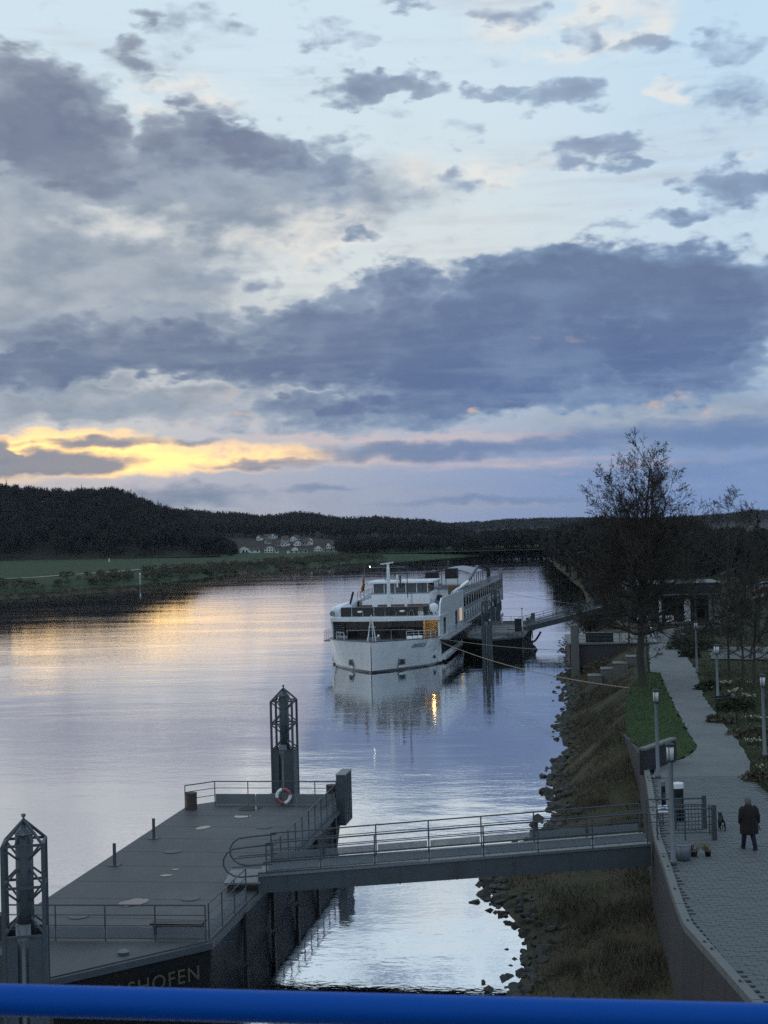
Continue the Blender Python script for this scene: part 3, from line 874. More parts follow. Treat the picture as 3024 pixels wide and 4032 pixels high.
    lo = bpy.data.objects.new('lounge_lamp', li); COL.objects.link(lo); lo.parent = S; lo.location = (5.2, 10.75, 4.62)
    # bow gear
    for (x, y, h_, w) in ((3.2, 6.6, .55, .32), (3.75, 7.0, .55, .28), (4.25, 7.3, .55, .28), (-4.6, 8.2, .6, .3), (-5.0, 8.6, .6, .3), (-4.2, 7.9, .6, .3)):
        MB().lathe([(w, 0), (w, h_ * .85), (w * .85, h_ * .9), (w * .85, h_), (0, h_)], (x, y, 2.8), 12).build('deck_bollard', M_WHITE if x > 0 else M_SHIPG, S, True)
    MB().box((-.6, 5.4, 3.05), (1.4, .7, .5)).lathe([(.3, 0), (.3, .5), (.42, .5), (.42, .6), (0, .6)], (-.2, 4.6, 2.8), 12).build('windlass', M_SHIPG, S)
    mb = MB()
    mb.bar((-.9, 3.0, 2.8), (-.45, 3.4, 5.9), .05).bar((0.1, 3.0, 2.8), (-.45, 3.4, 5.9), .05).bar((-.45, 4.2, 2.8), (-.45, 3.4, 5.9), .05).bar((-1.1, 3.3, 5.3), (.2, 3.3, 5.3), .04).bar((-.8, 3.2, 4.6), (0, 3.2, 4.6), .03)
    bm_ = mb.build('bow_mast', M_SHIPW, S)
    MB().lathe([(.02, .22), (.08, .2), (.12, .08), (.17, 0)], (.35, 2.9, 3.6), 12).build('ship_bell', M_WHITE, S, True)
    railing(S, [(-5.4, 10.2, 2.8), (-5.4, 9.0, 2.8), (-4.2, 7.2, 2.8)], .95, (.5,), 1.2, .025, M_SHIPW)
    railing(S, [(2.6, 8.4, 2.8), (5.2, 9.3, 2.8), (5.6, 10.2, 2.8)], .95, (.35, .68), 1.2, .025, M_SHIPW)
    railing(S, [(-4.3, 9.6, 2.8), (3.2, 9.6, 2.8)], 1.05, (), 2.5, .02, M_SHIPW)
    # terrace parapet of dark panes above the overhang
    pane = MB().box((0, 0, .5), (1.22, .05, 1.0)).mesh('parapet_pane', M_GLASS)
    for k in range(7):
        place('parapet_pane', pane, S, (-4.5 + k * 1.26, 10.6 - .05 * (k - 3) ** 2 * .3, 5.34))
    for k in range(3):
        place('parapet_pane', pane, S, (4.45 + k * .3, 11.2 + k * 1.1, 5.34), (0, 0, 1.25))
    MB().tube([(-5.1, 10.6, 6.37), (3.9, 10.5, 6.37), (5.0, 13.6, 6.37)], .035, 6).build('parapet_rail', M_SHIPG, S)
    tb = MB().lathe([(.26, 0), (.32, .05), (.27, .09), (0, .12)], (0, 0, 0), 14).mesh('roof_light_dome', M_WHITE)
    for x in (-2.9, 1.9):
        place('roof_light_dome', tb, S, (x, 10.3, 5.85), (math.radians(12), 0, 0))
    # rounded white wing, left
    MB().tube([(-5.75, 9.9, 5.75), (-5.75, 10.4, 6.0), (-5.65, 13, 6.15), (-5.5, 17, 6.3), (-5.4, 21, 6.5)], [.42, .55, .5, .45, .3], 12).build('terrace_wing', M_SHIPW, S, True)
    MB().tube([(-5.9, 9.55, 5.75), (-5.9, 9.45, 5.76)], .3, 14).build('wing_porthole', M_SHIPG, S)
    # terrace benches and loungers
    for (x, y, w) in ((-.6, 18.2, 3.2), (2.6, 18.4, 2.6), (-3.6, 17.8, 1.6)):
        MB().box((x, y, 5.62), (w, .7, .42)).box((x, y + .3, 6.0), (w, .14, .5)).build('terrace_bench', M_WOOD, S)
    for (x, y) in ((3.0, 10.0), (4.1, 10.1)):
        MB().bar((x - .3, y, 5.34), (x - .15, y, 6.0), .03).bar((x + .3, y, 5.34), (x + .15, y, 6.0), .03).bar((x - .15, y, 6.0), (x + .15, y, 6.0), .03).build('folding_stand', M_SHIPG, S)
    MB().lathe([(.16, 0), (.16, .3), (.45, .42), (.55, .8), (.45, 1.15), (.2, 1.3), (0, 1.33)], (5.35, 11.4, 5.34), 16).build('satellite_dome', M_WHITE, S, True)
    MB().tube([(4.4, 11.8, 5.7), (4.4, 13.0, 5.7)], .32, 12).box((4.4, 12.4, 5.42), (.7, 1.0, .2)).build('life_raft', M_WHITE, S, True)
    # wheelhouse
    W = MB().span((-3.3, 20.6, 5.34), (3.7, 27.5, 7.50)).build('wheelhouse', M_SHIPW, S, bevel=.05)
    MB().span((-4.6, 21.6, 5.34), (-3.3, 27, 6.55)).build('wheelhouse_base', M_SHIPW, S)
    MB().span((-3.1, 21.0, 7.5), (3.5, 27.2, 8.66)).build('wheelhouse_cabin', M_SHIPG, W)
    MB().prism([(-3.6, 20.2), (3.95, 20.2), (4.2, 20.7), (4.2, 28), (-3.8, 28), (-3.8, 20.7)], 8.66, 8.92).build('wheelhouse_roof', M_SHIPW, W, bevel=.05)
    wp = MB().box((0, 0, 0), (1.22, .05, 1.0)).mesh('wheelhouse_window', M_GLASSB)
    for k in range(5):
        place('wheelhouse_window', wp, W, (-2.42 + k * 1.31, 20.96, 8.10))
    for k in range(4):
        place('wheelhouse_window', wp, W, (3.54, 21.8 + k * 1.4, 8.10), (0, 0, math.pi / 2))
        place('wheelhouse_window', wp, W, (-3.14, 21.8 + k * 1.4, 8.10), (0, 0, math.pi / 2))
    for k in range(6):
        MB().span((-3.12 + k * 1.31, 20.9, 7.5), (-3.03 + k * 1.31, 20.98, 8.66)).build('window_post', M_SHIPW, W)
    MB().span((-3.4, 20.55, 7.40), (3.8, 20.62, 7.52)).build('window_ledge', M_SHIPG, W)
    MB().bar((1.6, 20.5, 5.4), (1.6, 20.5, 7.4), .03).build('drain_pipe', M_SHIPG, W)
    for (x, h_) in ((.0, 1.0), (.35, .8)):
        MB().bar((x, 19.9, 8.2), (x, 19.9, 9.3 + h_ * .4), .09).build('horn', M_WHITE if x == 0 else M_BLACK, W)
    MB().tube([(-1.8, 23, 8.95), (-1.2, 23, 9.1), (.1, 23, 9.0)], .06, 6).box((-1.9, 23, 9.15), (.12, .12, .4)).build('roof_antenna', M_SHIPG, W)
    # mast with yard
    mb = MB().tube([(-.15, 14, 5.34), (-.15, 14, 10.4), (-.15, 14, 11.1)], [.21, .18, .12], 12).box((-.15, 14, 5.6), (.7, .7, .5))
    mst = mb.build('mast', M_SHIPW, S, True)
    MB().bar((-2.3, 14, 10.72), (2.3, 14, 10.72), .035).bar((-2.3, 14, 10.72), (-.15, 14, 10.95), .015).bar((2.3, 14, 10.72), (-.15, 14, 10.95), .015).build('yard', M_SHIPG, mst)
    MB().box((-.25, 13.9, 11.2), (1.5, .14, .14), tilt=(0, -.12, 0)).box((-.15, 14, 11.08), (.3, .3, .16)).build('radar_scanner', M_WHITE, mst)
    MB().lathe([(0, -.07), (.06, -.06), (.06, .06), (0, .07)], (-2.25, 14, 10.85), 10).build('navigation_lamp', M_NAVL, mst)
    for x, h_ in ((-2.3, 1.3), (1.9, .25), (2.1, .3)):
        MB().bar((x, 14, 10.7), (x, 14, 10.9 + h_), .02 if h_ > 1 else .06).build('antenna', M_STEELD, mst)
    MB().tube([(2.05, 14, 10.75), (2.0, 14.2, 9.5), (2.0, 14.3, 7.2)], .05, 6).build('furled_signal_flag', M_NAVY, mst)
    # ensign hanging on its staff
    fs = MB().bar((-4.4, 22, 6.4), (-4.3, 22, 10.6), .025).build('flag_staff', M_SHIPG, S)
    for k, mm in enumerate((M_BLACK, mat('flag_red', (.32, .03, .025), .8, 0, .1), mat('flag_gold', (.55, .33, .04), .8, 0, .1))):
        pts = []
        V = []
        for i in range(8):
            z = 9.7 - i * .27
            for j in range(2):
                u = k + j
                V.append((-4.30 - .05 * i * .1 - (.10 + .045 * i) * u * .45 + .05 * math.sin(i * 1.7 + u), 22 + .06 * math.cos(i * 1.3 + u * 2), z - .1 * u))
        Fq = [(2 * i, 2 * i + 1, 2 * i + 3, 2 * i + 2) for i in range(7)]
        o = MB().add(V, Fq).build('flag_stripe', mm, fs)
        so = o.modifiers.new('thick', 'SOLIDIFY'); so.thickness = .02
    MB().bar((-5.2, 16.6, 6.3), (-4.75, 16.6, 7.9), .13).build('folded_parasol', M_BLACK, S)
    # right side wing: tall white panel with windows
    prof = [(9.9, 2.72), (10.2, 4.6), (11.3, 6.6), (12.6, 7.15), (36.5, 7.15), (36.5, 2.72)]
    for sg in (1, -1):
        V = [(sg * 5.98, y, z) for y, z in prof] + [(sg * 6.14, y, z) for y, z in prof]
        if sg < 0:
            V = [(x, y, min(z, 5.4) if y < 28 else z) for x, y, z in V]
        n = len(prof)
        MB().add(V, [tuple(range(n)), tuple(range(2 * n - 1, n - 1, -1))] + [(i, i + n, (i + 1) % n + n, (i + 1) % n) for i in range(n)]).build('side_panel', M_SHIPW, S)
    def side_window(y, z, w, h_, m=M_GLASS, x=6.15, sg=1, nm='window'):
        f = MB().span((sg * (x - .02), y - w / 2 - .07, z - h_ / 2 - .07), (sg * (x + .02), y + w / 2 + .07, z + h_ / 2 + .07)).build(nm, M_SHIPG, S)
        MB().span((sg * (x + .021), y - w / 2, z - h_ / 2), (sg * (x + .03), y + w / 2, z + h_ / 2)).build('pane', m, f)
    side_window(14.6, 3.95, 2.0, 1.8)
    side_window(27.0, 3.9, 2.0, 2.1, nm='door')
    side_window(32.2, 4.2, 3.2, 1.6, M_LAMPIN)
    # side walkway with railing
    for sg in (1, -1):
        MB().span((sg * 6.16, 10.2, 2.60), (sg * 7.1, 37, 2.74)).build('side_walkway', M_SHIPG, S)
        railing(S, [(sg * 7.05, 10.4, 2.74), (sg * 7.05, 36.8, 2.74)], 1.05, (.2, .4, .6, .8), 1.1, .022, M_SHIPG)
    # cabins: two storeys
    MB().span((-6.02, 37, 4.6), (6.02, SHIP_L - 2, 6.30)).span((-5.75, 26, 4.6), (5.75, 37, 6.30)).build('cabin_storey', M_SHIPG, S)
    MB().span((-6.0, 37, 2.55), (6.0, SHIP_L - 2, 4.6)).span((-5.75, 26, 2.55), (5.75, 37, 4.6)).build('cabin_storey', M_SHIPW, S)
    MB().span((-6.15, 36.5, 6.30), (6.15, SHIP_L, 6.48)).build('sun_deck', M_SHIPG, S)
    MB().span((-6.0, 26, 6.3), (6.0, 36.5, 6.46)).build('sun_deck', M_SHIPG, S)
    MB().span((-6.1, 36.6, 4.28), (6.1, SHIP_L - 1, 4.42)).build('balcony_floor', M_SHIPW, S)
    fm = MB().span((6.0, -1.6, 4.80), (6.05, 1.6, 6.24)).mesh('cabin_window', M_SHIPW)
    pm = MB().span((6.051, -1.3, 4.86), (6.07, 1.3, 6.18)).mesh('pane', M_GLASS)
    bm2 = MB().span((6.10, -1.74, 4.40), (6.14, 1.74, 4.84)).mesh('balcony_panel', M_SHIPG)
    fm2 = MB().span((5.98, -1.55, 2.8), (6.03, 1.55, 4.2)).mesh('cabin_window', M_SHIPG)
    pm2 = MB().span((6.031, -1.2, 2.95), (6.05, 1.2, 4.1)).mesh('pane', M_GLASSB)
    dv = MB().span((6.0, -.06, 2.72), (6.16, .06, 4.28)).mesh('balcony_divider', M_SHIPW)
    nb = 18
    for k in range(nb):
        y = 38.6 + k * 3.55
        for rot in (0, math.pi):
            yy = y if rot == 0 else y
            o = place('cabin_window', fm, S, (0, yy, 0), (0, 0, rot)); place('pane', pm, o)
            o = place('cabin_window', fm2, S, (0, yy, 0), (0, 0, rot)); place('pane', pm2, o)
            place('balcony_panel', bm2, S, (0, yy, 0), (0, 0, rot))
            place('balcony_divider', dv, S, (0, yy + 1.78, 0), (0, 0, rot))
    for sg in (1, -1):
        railing(S, [(sg * 6.22, 37, 2.74), (sg * 6.22, SHIP_L - 3, 2.74)], 1.05, (.25, .5, .75), 1.77, .02, M_SHIPG)
        r_ = railing(S, [(sg * 6.05, 26.5, 6.48), (sg * 6.05, SHIP_L - .3, 6.48)], .95, (.2, .4, .6, .8), 2.2, .03, M_SHIPG)
        for k in range(3):
            MB().span((sg * 6.02, 38, 6.6 + k * .26), (sg * 6.06, SHIP_L - .4, 6.76 + k * .26)).build('rail_board', M_SHIPG, r_)
        MB().span((sg * 5.7, SHIP_L - 1.2, 2.6), (sg * 6.2, SHIP_L - .2, 8.1)).build('stern_pillar', M_SHIPG, S)
    # sun deck: folded awnings, canopy frame, crane, funnel, anchor ball, screens
    for (x, y, w, h_) in ((1.2, 44, 1.7, 1.25), (2.5, 56, 1.7, 1.4)):
        mb = MB().box((x, y, 8.0 + h_ / 2), (w, 2.2, h_))
        for k in range(7):
            mb.lathe([(.14, 0), (.14, .06), (0, .08)], (x - w / 2 + .12 + k * w / 6.6, y, 8.0 + h_), 8)
        o = mb.build('folded_awning', M_BLACK, S)
        MB().bar((x - w / 2, y, 6.48), (x - w / 2, y, 8.0), .06).bar((x + w / 2, y, 6.48), (x + w / 2, y, 8.0), .06).build('awning_post', M_SHIPG, o)
    cf = None
    for k in range(6):
        y = 60 + k * 3.6
        pts = [(-1.6, y, 6.48), (-1.6, y, 8.5)] + [(-1.6 + 6.6 * i / 8, y, 8.5 + .75 * math.sin(math.pi * i / 8)) for i in range(9)] + [(5.0, y, 6.48)]
        o = MB().tube(pts, .06, 6).build('canopy_arch', M_SHIPG, S if cf is None else S)
    rows_ = []
    V, Fq = [], []
    for j, y in enumerate((59.8, 78.2)):
        for i in range(9):
            V.append((-1.6 + 6.6 * i / 8, y, 8.56 + .75 * math.sin(math.pi * i / 8)))
    Fq = [(i, i + 1, i + 10, i + 9) for i in range(8)]
    o = MB().add(V, Fq).build('canopy_roof', M_SHIPG, S); so = o.modifiers.new('thick', 'SOLIDIFY'); so.thickness = .06
    cr = MB().tube([(5.2, 33.0, 6.46), (5.2, 33.0, 7.0)], .3, 10).build('crane_base', M_SHIPW, S)
    MB().tube([(5.2, 33.0, 6.9), (6.3, 41.0, 8.0)], .22, 8).build('crane_boom', M_SHIPW, S)
    MB().tube([(6.3, 41.0, 8.0), (7.2, 46.0, 9.9)], .2, 8).build('crane_jib', M_NAVY, S)
    MB().tube([(5.4, 84, 6.48), (5.4, 84, 8.3), (5.2, 84, 8.9)], [.32, .32, .36], 10).build('funnel', M_BLACK, S)
    MB().lathe([(.02, -.42), (.25, -.34), (.4, -.12), (.42, .05), (.3, .3), (.02, .42)], (4.7, 22.5, 6.75), 14).build('anchor_ball', M_BLACK, S, True)
    MB().span((4.2, 36, 6.48), (5.7, 36.1, 7.7)).span((5.6, 36, 6.48), (5.7, 40, 7.7)).build('deck_screen', M_WOOD, S)
    for k in range(5):
        MB().box((-3 + k * .9, 48 + k * 2.2, 6.75), (.65, 1.8, .1), tilt=(.1, 0, 0)).box((-3 + k * .9, 49 + k * 2.2, 7.0), (.65, .1, .55)).build('deck_chair', M_SHIPG, S)
    railing(S, [(-5.0, 28.2, 6.46), (5.6, 28.2, 6.46)], 1.3, (.25, .5, .75), 1.8, .02, M_SHIPG)
    return S
SHIP = build_ship()

# ---------------------------------------------------------------- mooring piles (lattice towers at the pontoon tips)
def mooring_pile(loc, rz, label):
    R = empty('mooring_pile', loc, rz, label, 'mooring pile', 'lattice topped mooring piles at the pontoon tips')
    w = .53
    zb, zm, zt = 3.85, 5.15, 6.27
    leg = MB().box((0, 0, (zt - 2.0) / 2), (.10, .10, zt + 2.0)).mesh('leg', M_STEEL)
    for sx in (-1, 1):
        for sy in (-1, 1):
            place('leg', leg, R, (sx * w, sy * w, 0))
    # lower plates beside a pale guide pipe
    for (x, y, sx, sy) in ((-.34, -w, .32, .05), (.30, -w, .40, .05), (-.34, w, .32, .05), (.30, w, .40, .05), (-w, 0, .05, .96), (w, 0, .05, .96)):
        MB().box((x, y, 1.0), (sx, sy, 5.6)).build('plate', M_STEEL, R)
    MB().tube([(-.05, -.18, -2), (-.05, -.18, 4.1)], .20, 14).build('guide_pipe', M_GALV, R, True)
    MB().tube([(.0, .02, 3.6), (0, .02, 6.55)], .24, 12).build('pile_shaft', M_STEEL, R, True)
    rf = MB()
    for sg in (-1, 1):
        rf.box((sg * w, 0, 0), (.07, 2 * w, .07)).box((0, sg * w, 0), (2 * w, .066, .066))
    rf = rf.mesh('ring_frame', M_STEEL)
    for z in (zb, zm, zt):
        place('ring_frame', rf, R, (0, 0, z))
    bu = MB().bar((w, w, .03), (.17, .17, .42), .032, 5).mesh('brace', M_STEEL)
    bd = MB().bar((w, w, -.03), (.17, .17, -.42), .032, 5).mesh('brace', M_STEEL)
    for z0, z1 in ((zb, zm), (zm, zt)):
        for k in range(4):
            place('brace', bu, R, (0, 0, z0), (0, 0, k * math.pi / 2)); place('brace', bd, R, (0, 0, z1), (0, 0, k * math.pi / 2))
    mb = MB()
    for sx in (-1, 1):
        for sy in (-1, 1):
            mb.bar((sx * w, sy * w, zt), (0, 0, 6.88), .045, 6)
            mb.bar((sx * w * .4, sy * w * .4, zt - .05), (sx * .1, sy * .1, 6.6), .035, 6)
    mb.build('roof_rafters', M_STEEL, R)
    MB().lathe([(.33, 0), (.20, .12), (.03, .34), (.03, .44), (.06, .47), (.06, .53), (0, .55)], (0, 0, 6.50), 4).build('roof_cap', M_GALV, R)
    return R

# ---------------------------------------------------------------- landing pontoons
PT = math.radians(8.9)
HEX = [(0, -14.0), (3.68, -10.0), (3.68, 12.0), (0, 15.6), (-3.68, 12.0), (-3.68, -10.0)]
def pontoon(loc, label, name_letters):
    R = empty('landing_pontoon', loc, -PT, label, 'pontoon', 'grey landing pontoons')
    low = [(x * .93, y * .96) for x, y in HEX]
    MB().prism(HEX, -.5, 1.84, low).build('hull', M_HULLP, R)
    MB().prism([(x * 1.012, y * 1.004) for x, y in HEX], 1.66, 1.86).build('rubbing_edge', M_STEEL, R)
    dk = MB()
    n = 10
    ys_ = np.linspace(-10, 12, n)
    dk.prism([(x * .985, y * .99) for x, y in HEX], 1.80, 1.90)
    d = dk.build('deck', M_DECK, R)
    for k in range(1, 9):      # weld seams across the deck
        MB().box((0, -10 + k * 2.44, 1.902), (7.1, .03, .01)).build('deck_seam', M_STEEL, d)
    # railings
    railing(R, [(-2.9, -10.3, 1.9), (3.5, -10.0, 1.9)], 1.1, (.42, .72), 1.75, .026, M_STEEL, panel=.42)
    railing(R, [(3.55, -9.8, 1.9), (3.55, -5.2, 1.9)], 1.1, (.42, .72), 1.55, .026, M_STEEL, panel=.42)
    railing(R, [(3.55, -1.2, 1.9), (3.55, 11.6, 1.9)], 1.1, (.42, .72), 1.28, .026, M_STEEL, panel=.42)
    railing(R, [(-3.5, 10.9, 1.9), (-2.4, 12.05, 1.9), (2.4, 12.05, 1.9), (3.4, 12.05, 1.9)], 1.1, (.42, .72), 1.9, .026, M_STEEL)
    for x0, x1 in ((-2.35, -.45), (-.4, 1.5), (1.55, 3.35)):
        MB().span((x0, 12.0, 1.95), (x1, 12.04, 2.42)).build('toe_plate', M_PANEL, R)
    # bollards on deck edges
    for (x, y, s) in ((-3.2, 10.9, 1.0), (3.0, 13.0, .8), (-3.2, -10.2, 1.0)):
        MB().lathe([(.26, 0), (.26, .72), (.27, .74), (.27, .80), (0, .80)], (x, y, 1.88), 14).build('bollard', M_RUST, R, False).scale = (1, 1, 1)
    for (x, y) in ((-2.95, -.2), (-2.95, 4.6)):
        o = MB().box((0, 0, .42), (.10, .10, .84)).box((0, 0, .01), (.42, .42, .02)).build('fender_post', M_STEEL, R, loc=(x, y, 1.905))
    # tall fender box on the far right corner
    o = MB().box((0, 0, 0), (.42, 1.7, 2.3)).build('fender_box', M_STEEL, R, loc=(3.75, 12.2, 2.25), bevel=.03)
    MB().box((0, 0, 1.165), (.46, 1.74, .03)).build('box_lid', M_PANEL, o)
    for k in range(4):
        MB().box((.22, -.6 + k * .4, 0), (.03, .05, 2.1)).build('box_rib', M_STEEL, o)
    # fender strips on the right side
    for y in (-6, -2, 2, 6, 10):
        MB().box((3.72, y, .9), (.12, .3, 1.6)).build('side_fender', M_RUBBER, R)
    # bench-like locker and hatch near the front rail
    mb = MB()
    for k in range(4):
        mb.box((2.35, -9.35 + .0 + k * .16, 2.22), (1.7, .12, .05))
    for x in (1.65, 3.05):
        mb.box((x, -9.1, 2.05), (.1, .6, .3))
    mb.box((2.35, -9.1, 2.0), (1.5, .5, .2))
    mb.build('slatted_bench', M_STEELD, R)
    for (x, y) in ((-1.6, -7.5), (1.5, -5.0), (-1.4, 2.2), (1.2, 7.0)):
        MB().lathe([(.34, 0), (.34, .02), (.30, .03), (0, .032)], (x, y, 1.902), 18).build('hatch_cover', M_STEEL, d)
    MB().lathe([(.16, 0), (.18, .10), (.08, .16), (0, .17)], (1.4, -11.6, 1.90), 10).build('deck_fitting', M_GALV, R)
    return R
PC = Vector((-7.78, 54.75, 0))
def axis(c, lx, ly, t=PT):
    return Vector((c.x + lx * math.cos(t) + ly * math.sin(t), c.y - lx * math.sin(t) + ly * math.cos(t), 0))
P1 = pontoon(PC, 'wide grey landing pontoon with wet deck in the foreground', True)
# rain puddles on the foreground deck
random.seed(4)
for (px, py, a, b) in ((525, 3555, .42, .55), (655, 3448, .22, .18), (800, 3260, .26, .42), (955, 3215, .42, .35), (985, 3185, .50, .55), (690, 3425, .12, .1)):
    w = at(px, py, 1.9); v = w - PC
    lx, ly = v.x * math.cos(PT) - v.y * math.sin(PT), v.x * math.sin(PT) + v.y * math.cos(PT)
    pts = []
    for k in range(18):
        t = 2 * math.pi * k / 18
        r = 1 + .28 * mnoise.noise((math.cos(t) * 1.3 + px, math.sin(t) * 1.3, py * .1))
        pts.append((lx + a * r * math.cos(t) + .25 * b * math.sin(t), ly + b * r * math.sin(t)))
    me = bpy.data.meshes.new('puddle'); me.from_pydata([(x, y, 1.9160) for x, y in pts], [], [tuple(range(18))]); me.materials.append(M_PUDDLE); me.update()
    place('puddle', me, P1)
# gold town name on the near face
a = Vector((0, -14.0, 0)); b = Vector((3.68, -10.0, 0))
dirv = (b - a).normalized()
for side, tt in ((1, .60),):
    q = a.lerp(b, tt)
    nrm = Vector((dirv.y, -dirv.x, 0))
    ang = math.atan2(dirv.y, dirv.x)
    lean = 0.0
    q = q + nrm * .03 + Vector((0, 0, 1.02))
    o = place('name_lettering', text_mesh('name_lettering', 'VILSHOFEN', .62, M_GOLD, 0, .015, 1.12), P1, q, (math.pi / 2, 0, ang))
    tag(o, 'faded gold town name in capitals on the near face of the pontoon')
T1 = mooring_pile(axis(PC, 0, 16.4), -PT, 'lattice mooring pile rising beyond the far end of the foreground pontoon')
T2 = mooring_pile(axis(PC, .30, -16.2), .17, 'lattice mooring pile nearest the camera, cut by the blue railing')
# lifebuoy on the far rail
lb = empty('lifebuoy', axis(PC, .95, 11.86) + Vector((0, 0, 2.35)), -PT, 'red and white lifebuoy hung on the far railing of the pontoon', 'lifebuoy')
for k in range(8):
    pts = [(.31 * math.cos(t), 0, .31 * math.sin(t)) for t in np.linspace(k * math.pi / 4 + .2, (k + 1) * math.pi / 4 + .2, 5)]
    MB().tube(pts, .085, 8, caps=False).build('ring_segment', M_RED if k % 4 < 2 else M_WHITE, lb, True)

# ---------------------------------------------------------------- gangways
def gangway(A, B, width, label, loops=True, name='gangway', spacing=2.0):
    """A: pontoon end, B: shore end (deck height)"""
    d = B - A
    L = math.hypot(d.x, d.y)
    R = empty(name, A, math.atan2(d.y, d.x), label, 'gangway', 'gangways from shore to pontoon')
    sl = d.z / L
    z = lambda x: sl * x
    for sy in (-1, 1):
        V = []
        for x in (0, L):
            for (yy, zz) in ((-.06, -.72), (.06, -.72), (.06, .0), (-.06, .0)):
                V.append((x, sy * width / 2 + yy, z(x) + zz - (.0 if x else -.12)))
        MB().add(V, [(0, 1, 2, 3), (7, 6, 5, 4), (0, 4, 5, 1), (1, 5, 6, 2), (2, 6, 7, 3), (3, 7, 4, 0)]).build('girder', M_STEEL, R)
        V = []
        for x in (0, L):
            for (yy, zz) in ((-.11, -.02), (.11, -.02), (.11, .07), (-.11, .07)):
                V.append((x, sy * width / 2 + yy, z(x) + zz))
        MB().add(V, [(0, 1, 2, 3), (7, 6, 5, 4), (0, 4, 5, 1), (1, 5, 6, 2), (2, 6, 7, 3), (3, 7, 4, 0)]).build('kerb_flange', M_GALV, R)
        railing(R, [(.3, sy * width / 2, z(.3) + .07), (L - .1, sy * width / 2, z(L) + .07)], 1.05, (.45, .74), spacing, .026, M_STEEL, panel=.34)
        n = int(L / 2)
        for k in range(n):
            MB().box((1 + k * 2, sy * (width / 2 + .075), z(1 + k * 2) - .36), (.04, .03, .62)).build('girder_stiffener', M_STEEL, R)
    V = []
    n = int(L / .5)
    for k in range(n):
        x0, x1 = k * L / n + .01, (k + 1) * L / n - .01
        MB().add([(x0, -width / 2 + .12, z(x0) - .02), (x1, -width / 2 + .12, z(x1) - .02), (x1, width / 2 - .12, z(x1) - .02), (x0, width / 2 - .12, z(x0) - .02),
                  (x0, -width / 2 + .12, z(x0) + .02), (x1, -width / 2 + .12, z(x1) + .02), (x1, width / 2 - .12, z(x1) + .02), (x0, width / 2 - .12, z(x0) + .02)],
                 [(0, 3, 2, 1), (4, 5, 6, 7), (0, 1, 5, 4), (1, 2, 6, 5), (2, 3, 7, 6), (3, 0, 4, 7)]).build('deck_plate', M_PANEL, R)
    if loops:
        for sy in (-1, 1):
            pts = [(.5, sy * width / 2, 1.1), (-.4, sy * (width / 2 + .05), 1.02)]
            for k in range(1, 8):
                t = math.pi / 2 + math.pi * k / 7
                pts.append((-.6 + .62 * math.cos(t) , sy * (width / 2 + .05), .50 + .52 * math.sin(t)))
            pts += [(.2, sy * width / 2, .02)]
            MB().tube(pts, .03, 6).build('handrail_loop', M_STEEL, R)
            MB().tube([(-.9, sy * (width / 2 + .03), .62), (.5, sy * width / 2, .72)], .02, 6).build('handrail_loop', M_STEEL, R)
            MB().tube([(-.9, sy * (width / 2 + .03), .32), (.5, sy * width / 2, .40)], .02, 6).build('handrail_loop', M_STEEL, R)
    # landing step at the pontoon end
    MB().box((-.55, 0, -.22), (1.3, width + .3, .06)).box((-1.1, 0, -.36), (.06, width + .3, .26)).build('landing_step', M_PANEL, R)
    return R
gangway(Vector((-4.75, 51.2, 2.45)), Vector((9.05, 50.9, 3.25)), 1.7, 'grey steel gangway from the retaining wall to the foreground pontoon')

# second pontoon with its piles, gangway, hoses, beside the ship
PC2 = Vector((14.2, 181.3, 0))
P2 = pontoon(PC2, 'dark landing pontoon lying between the cruise ship and the shore', False)
mooring_pile(axis(PC2, -.1, -16.2), -PT, 'nearer of the two lattice mooring piles beside the cruise ship')
mooring_pile(axis(PC2, -1.6, 16.4), -PT, 'farther lattice mooring pile behind the first beside the cruise ship')
gangway(Vector((17.2, 183.0, 2.2)), Vector((28.2, 190.0, 4.15)), 1.8, 'far gangway sloping up from the ship pontoon to the tree lined bank', loops=False)
for k, (dx, z0, z1) in enumerate(((0.0, 1.5, 2.1), (.1, .5, .1))):
    c = axis(PC2, 3.75, -6.0 - 1.5 * k)
    pts = [(c.x + 1.9 * i / 12, c.y + .2 * i / 12, (z0 - .9 * math.sin(math.pi * i / 12) + (z1 - z0) * i / 12) if k == 0 else (z0 + .75 * math.sin(math.pi * i / 12) + (z1 - 1.0 - z0) * i / 12)) for i in range(13)]
    o = MB().tube(pts, .13, 8).build('hose', M_RUBBER, None, True)
    tag(o, ['upper black hose sagging from the ship pontoon to the far gangway', 'lower black hose arching from the ship pontoon into the water'][k], 'hose', 'black hoses at the ship pontoon')
c = axis(PC2, 3.2, -3.0)
pl = empty('pontoon_light', (c.x, c.y, 1.9), 0, 'thin white light post standing on the ship pontoon', 'light post')
MB().bar((0, 0, 0), (0, 0, 2.9), .09).build('post', M_WHITE, pl)
MB().box((0, 0, 2.95), (.24, .24, .1)).build('lamp_head', M_SHIPG, pl)
c = axis(PC2, 2.6, -1.2)
cab = empty('control_cabinet', (c.x, c.y, 1.9), -PT, 'dark control cabinet at the foot of the far gangway', 'cabinet')
MB().box((0, 0, .75), (.9, .6, 1.5)).build('housing', M_STEELD, cab, bevel=.03)
MB().box((0, 0, 1.54), (1.0, .7, .06)).build('cabinet_lid', M_STEEL, cab)

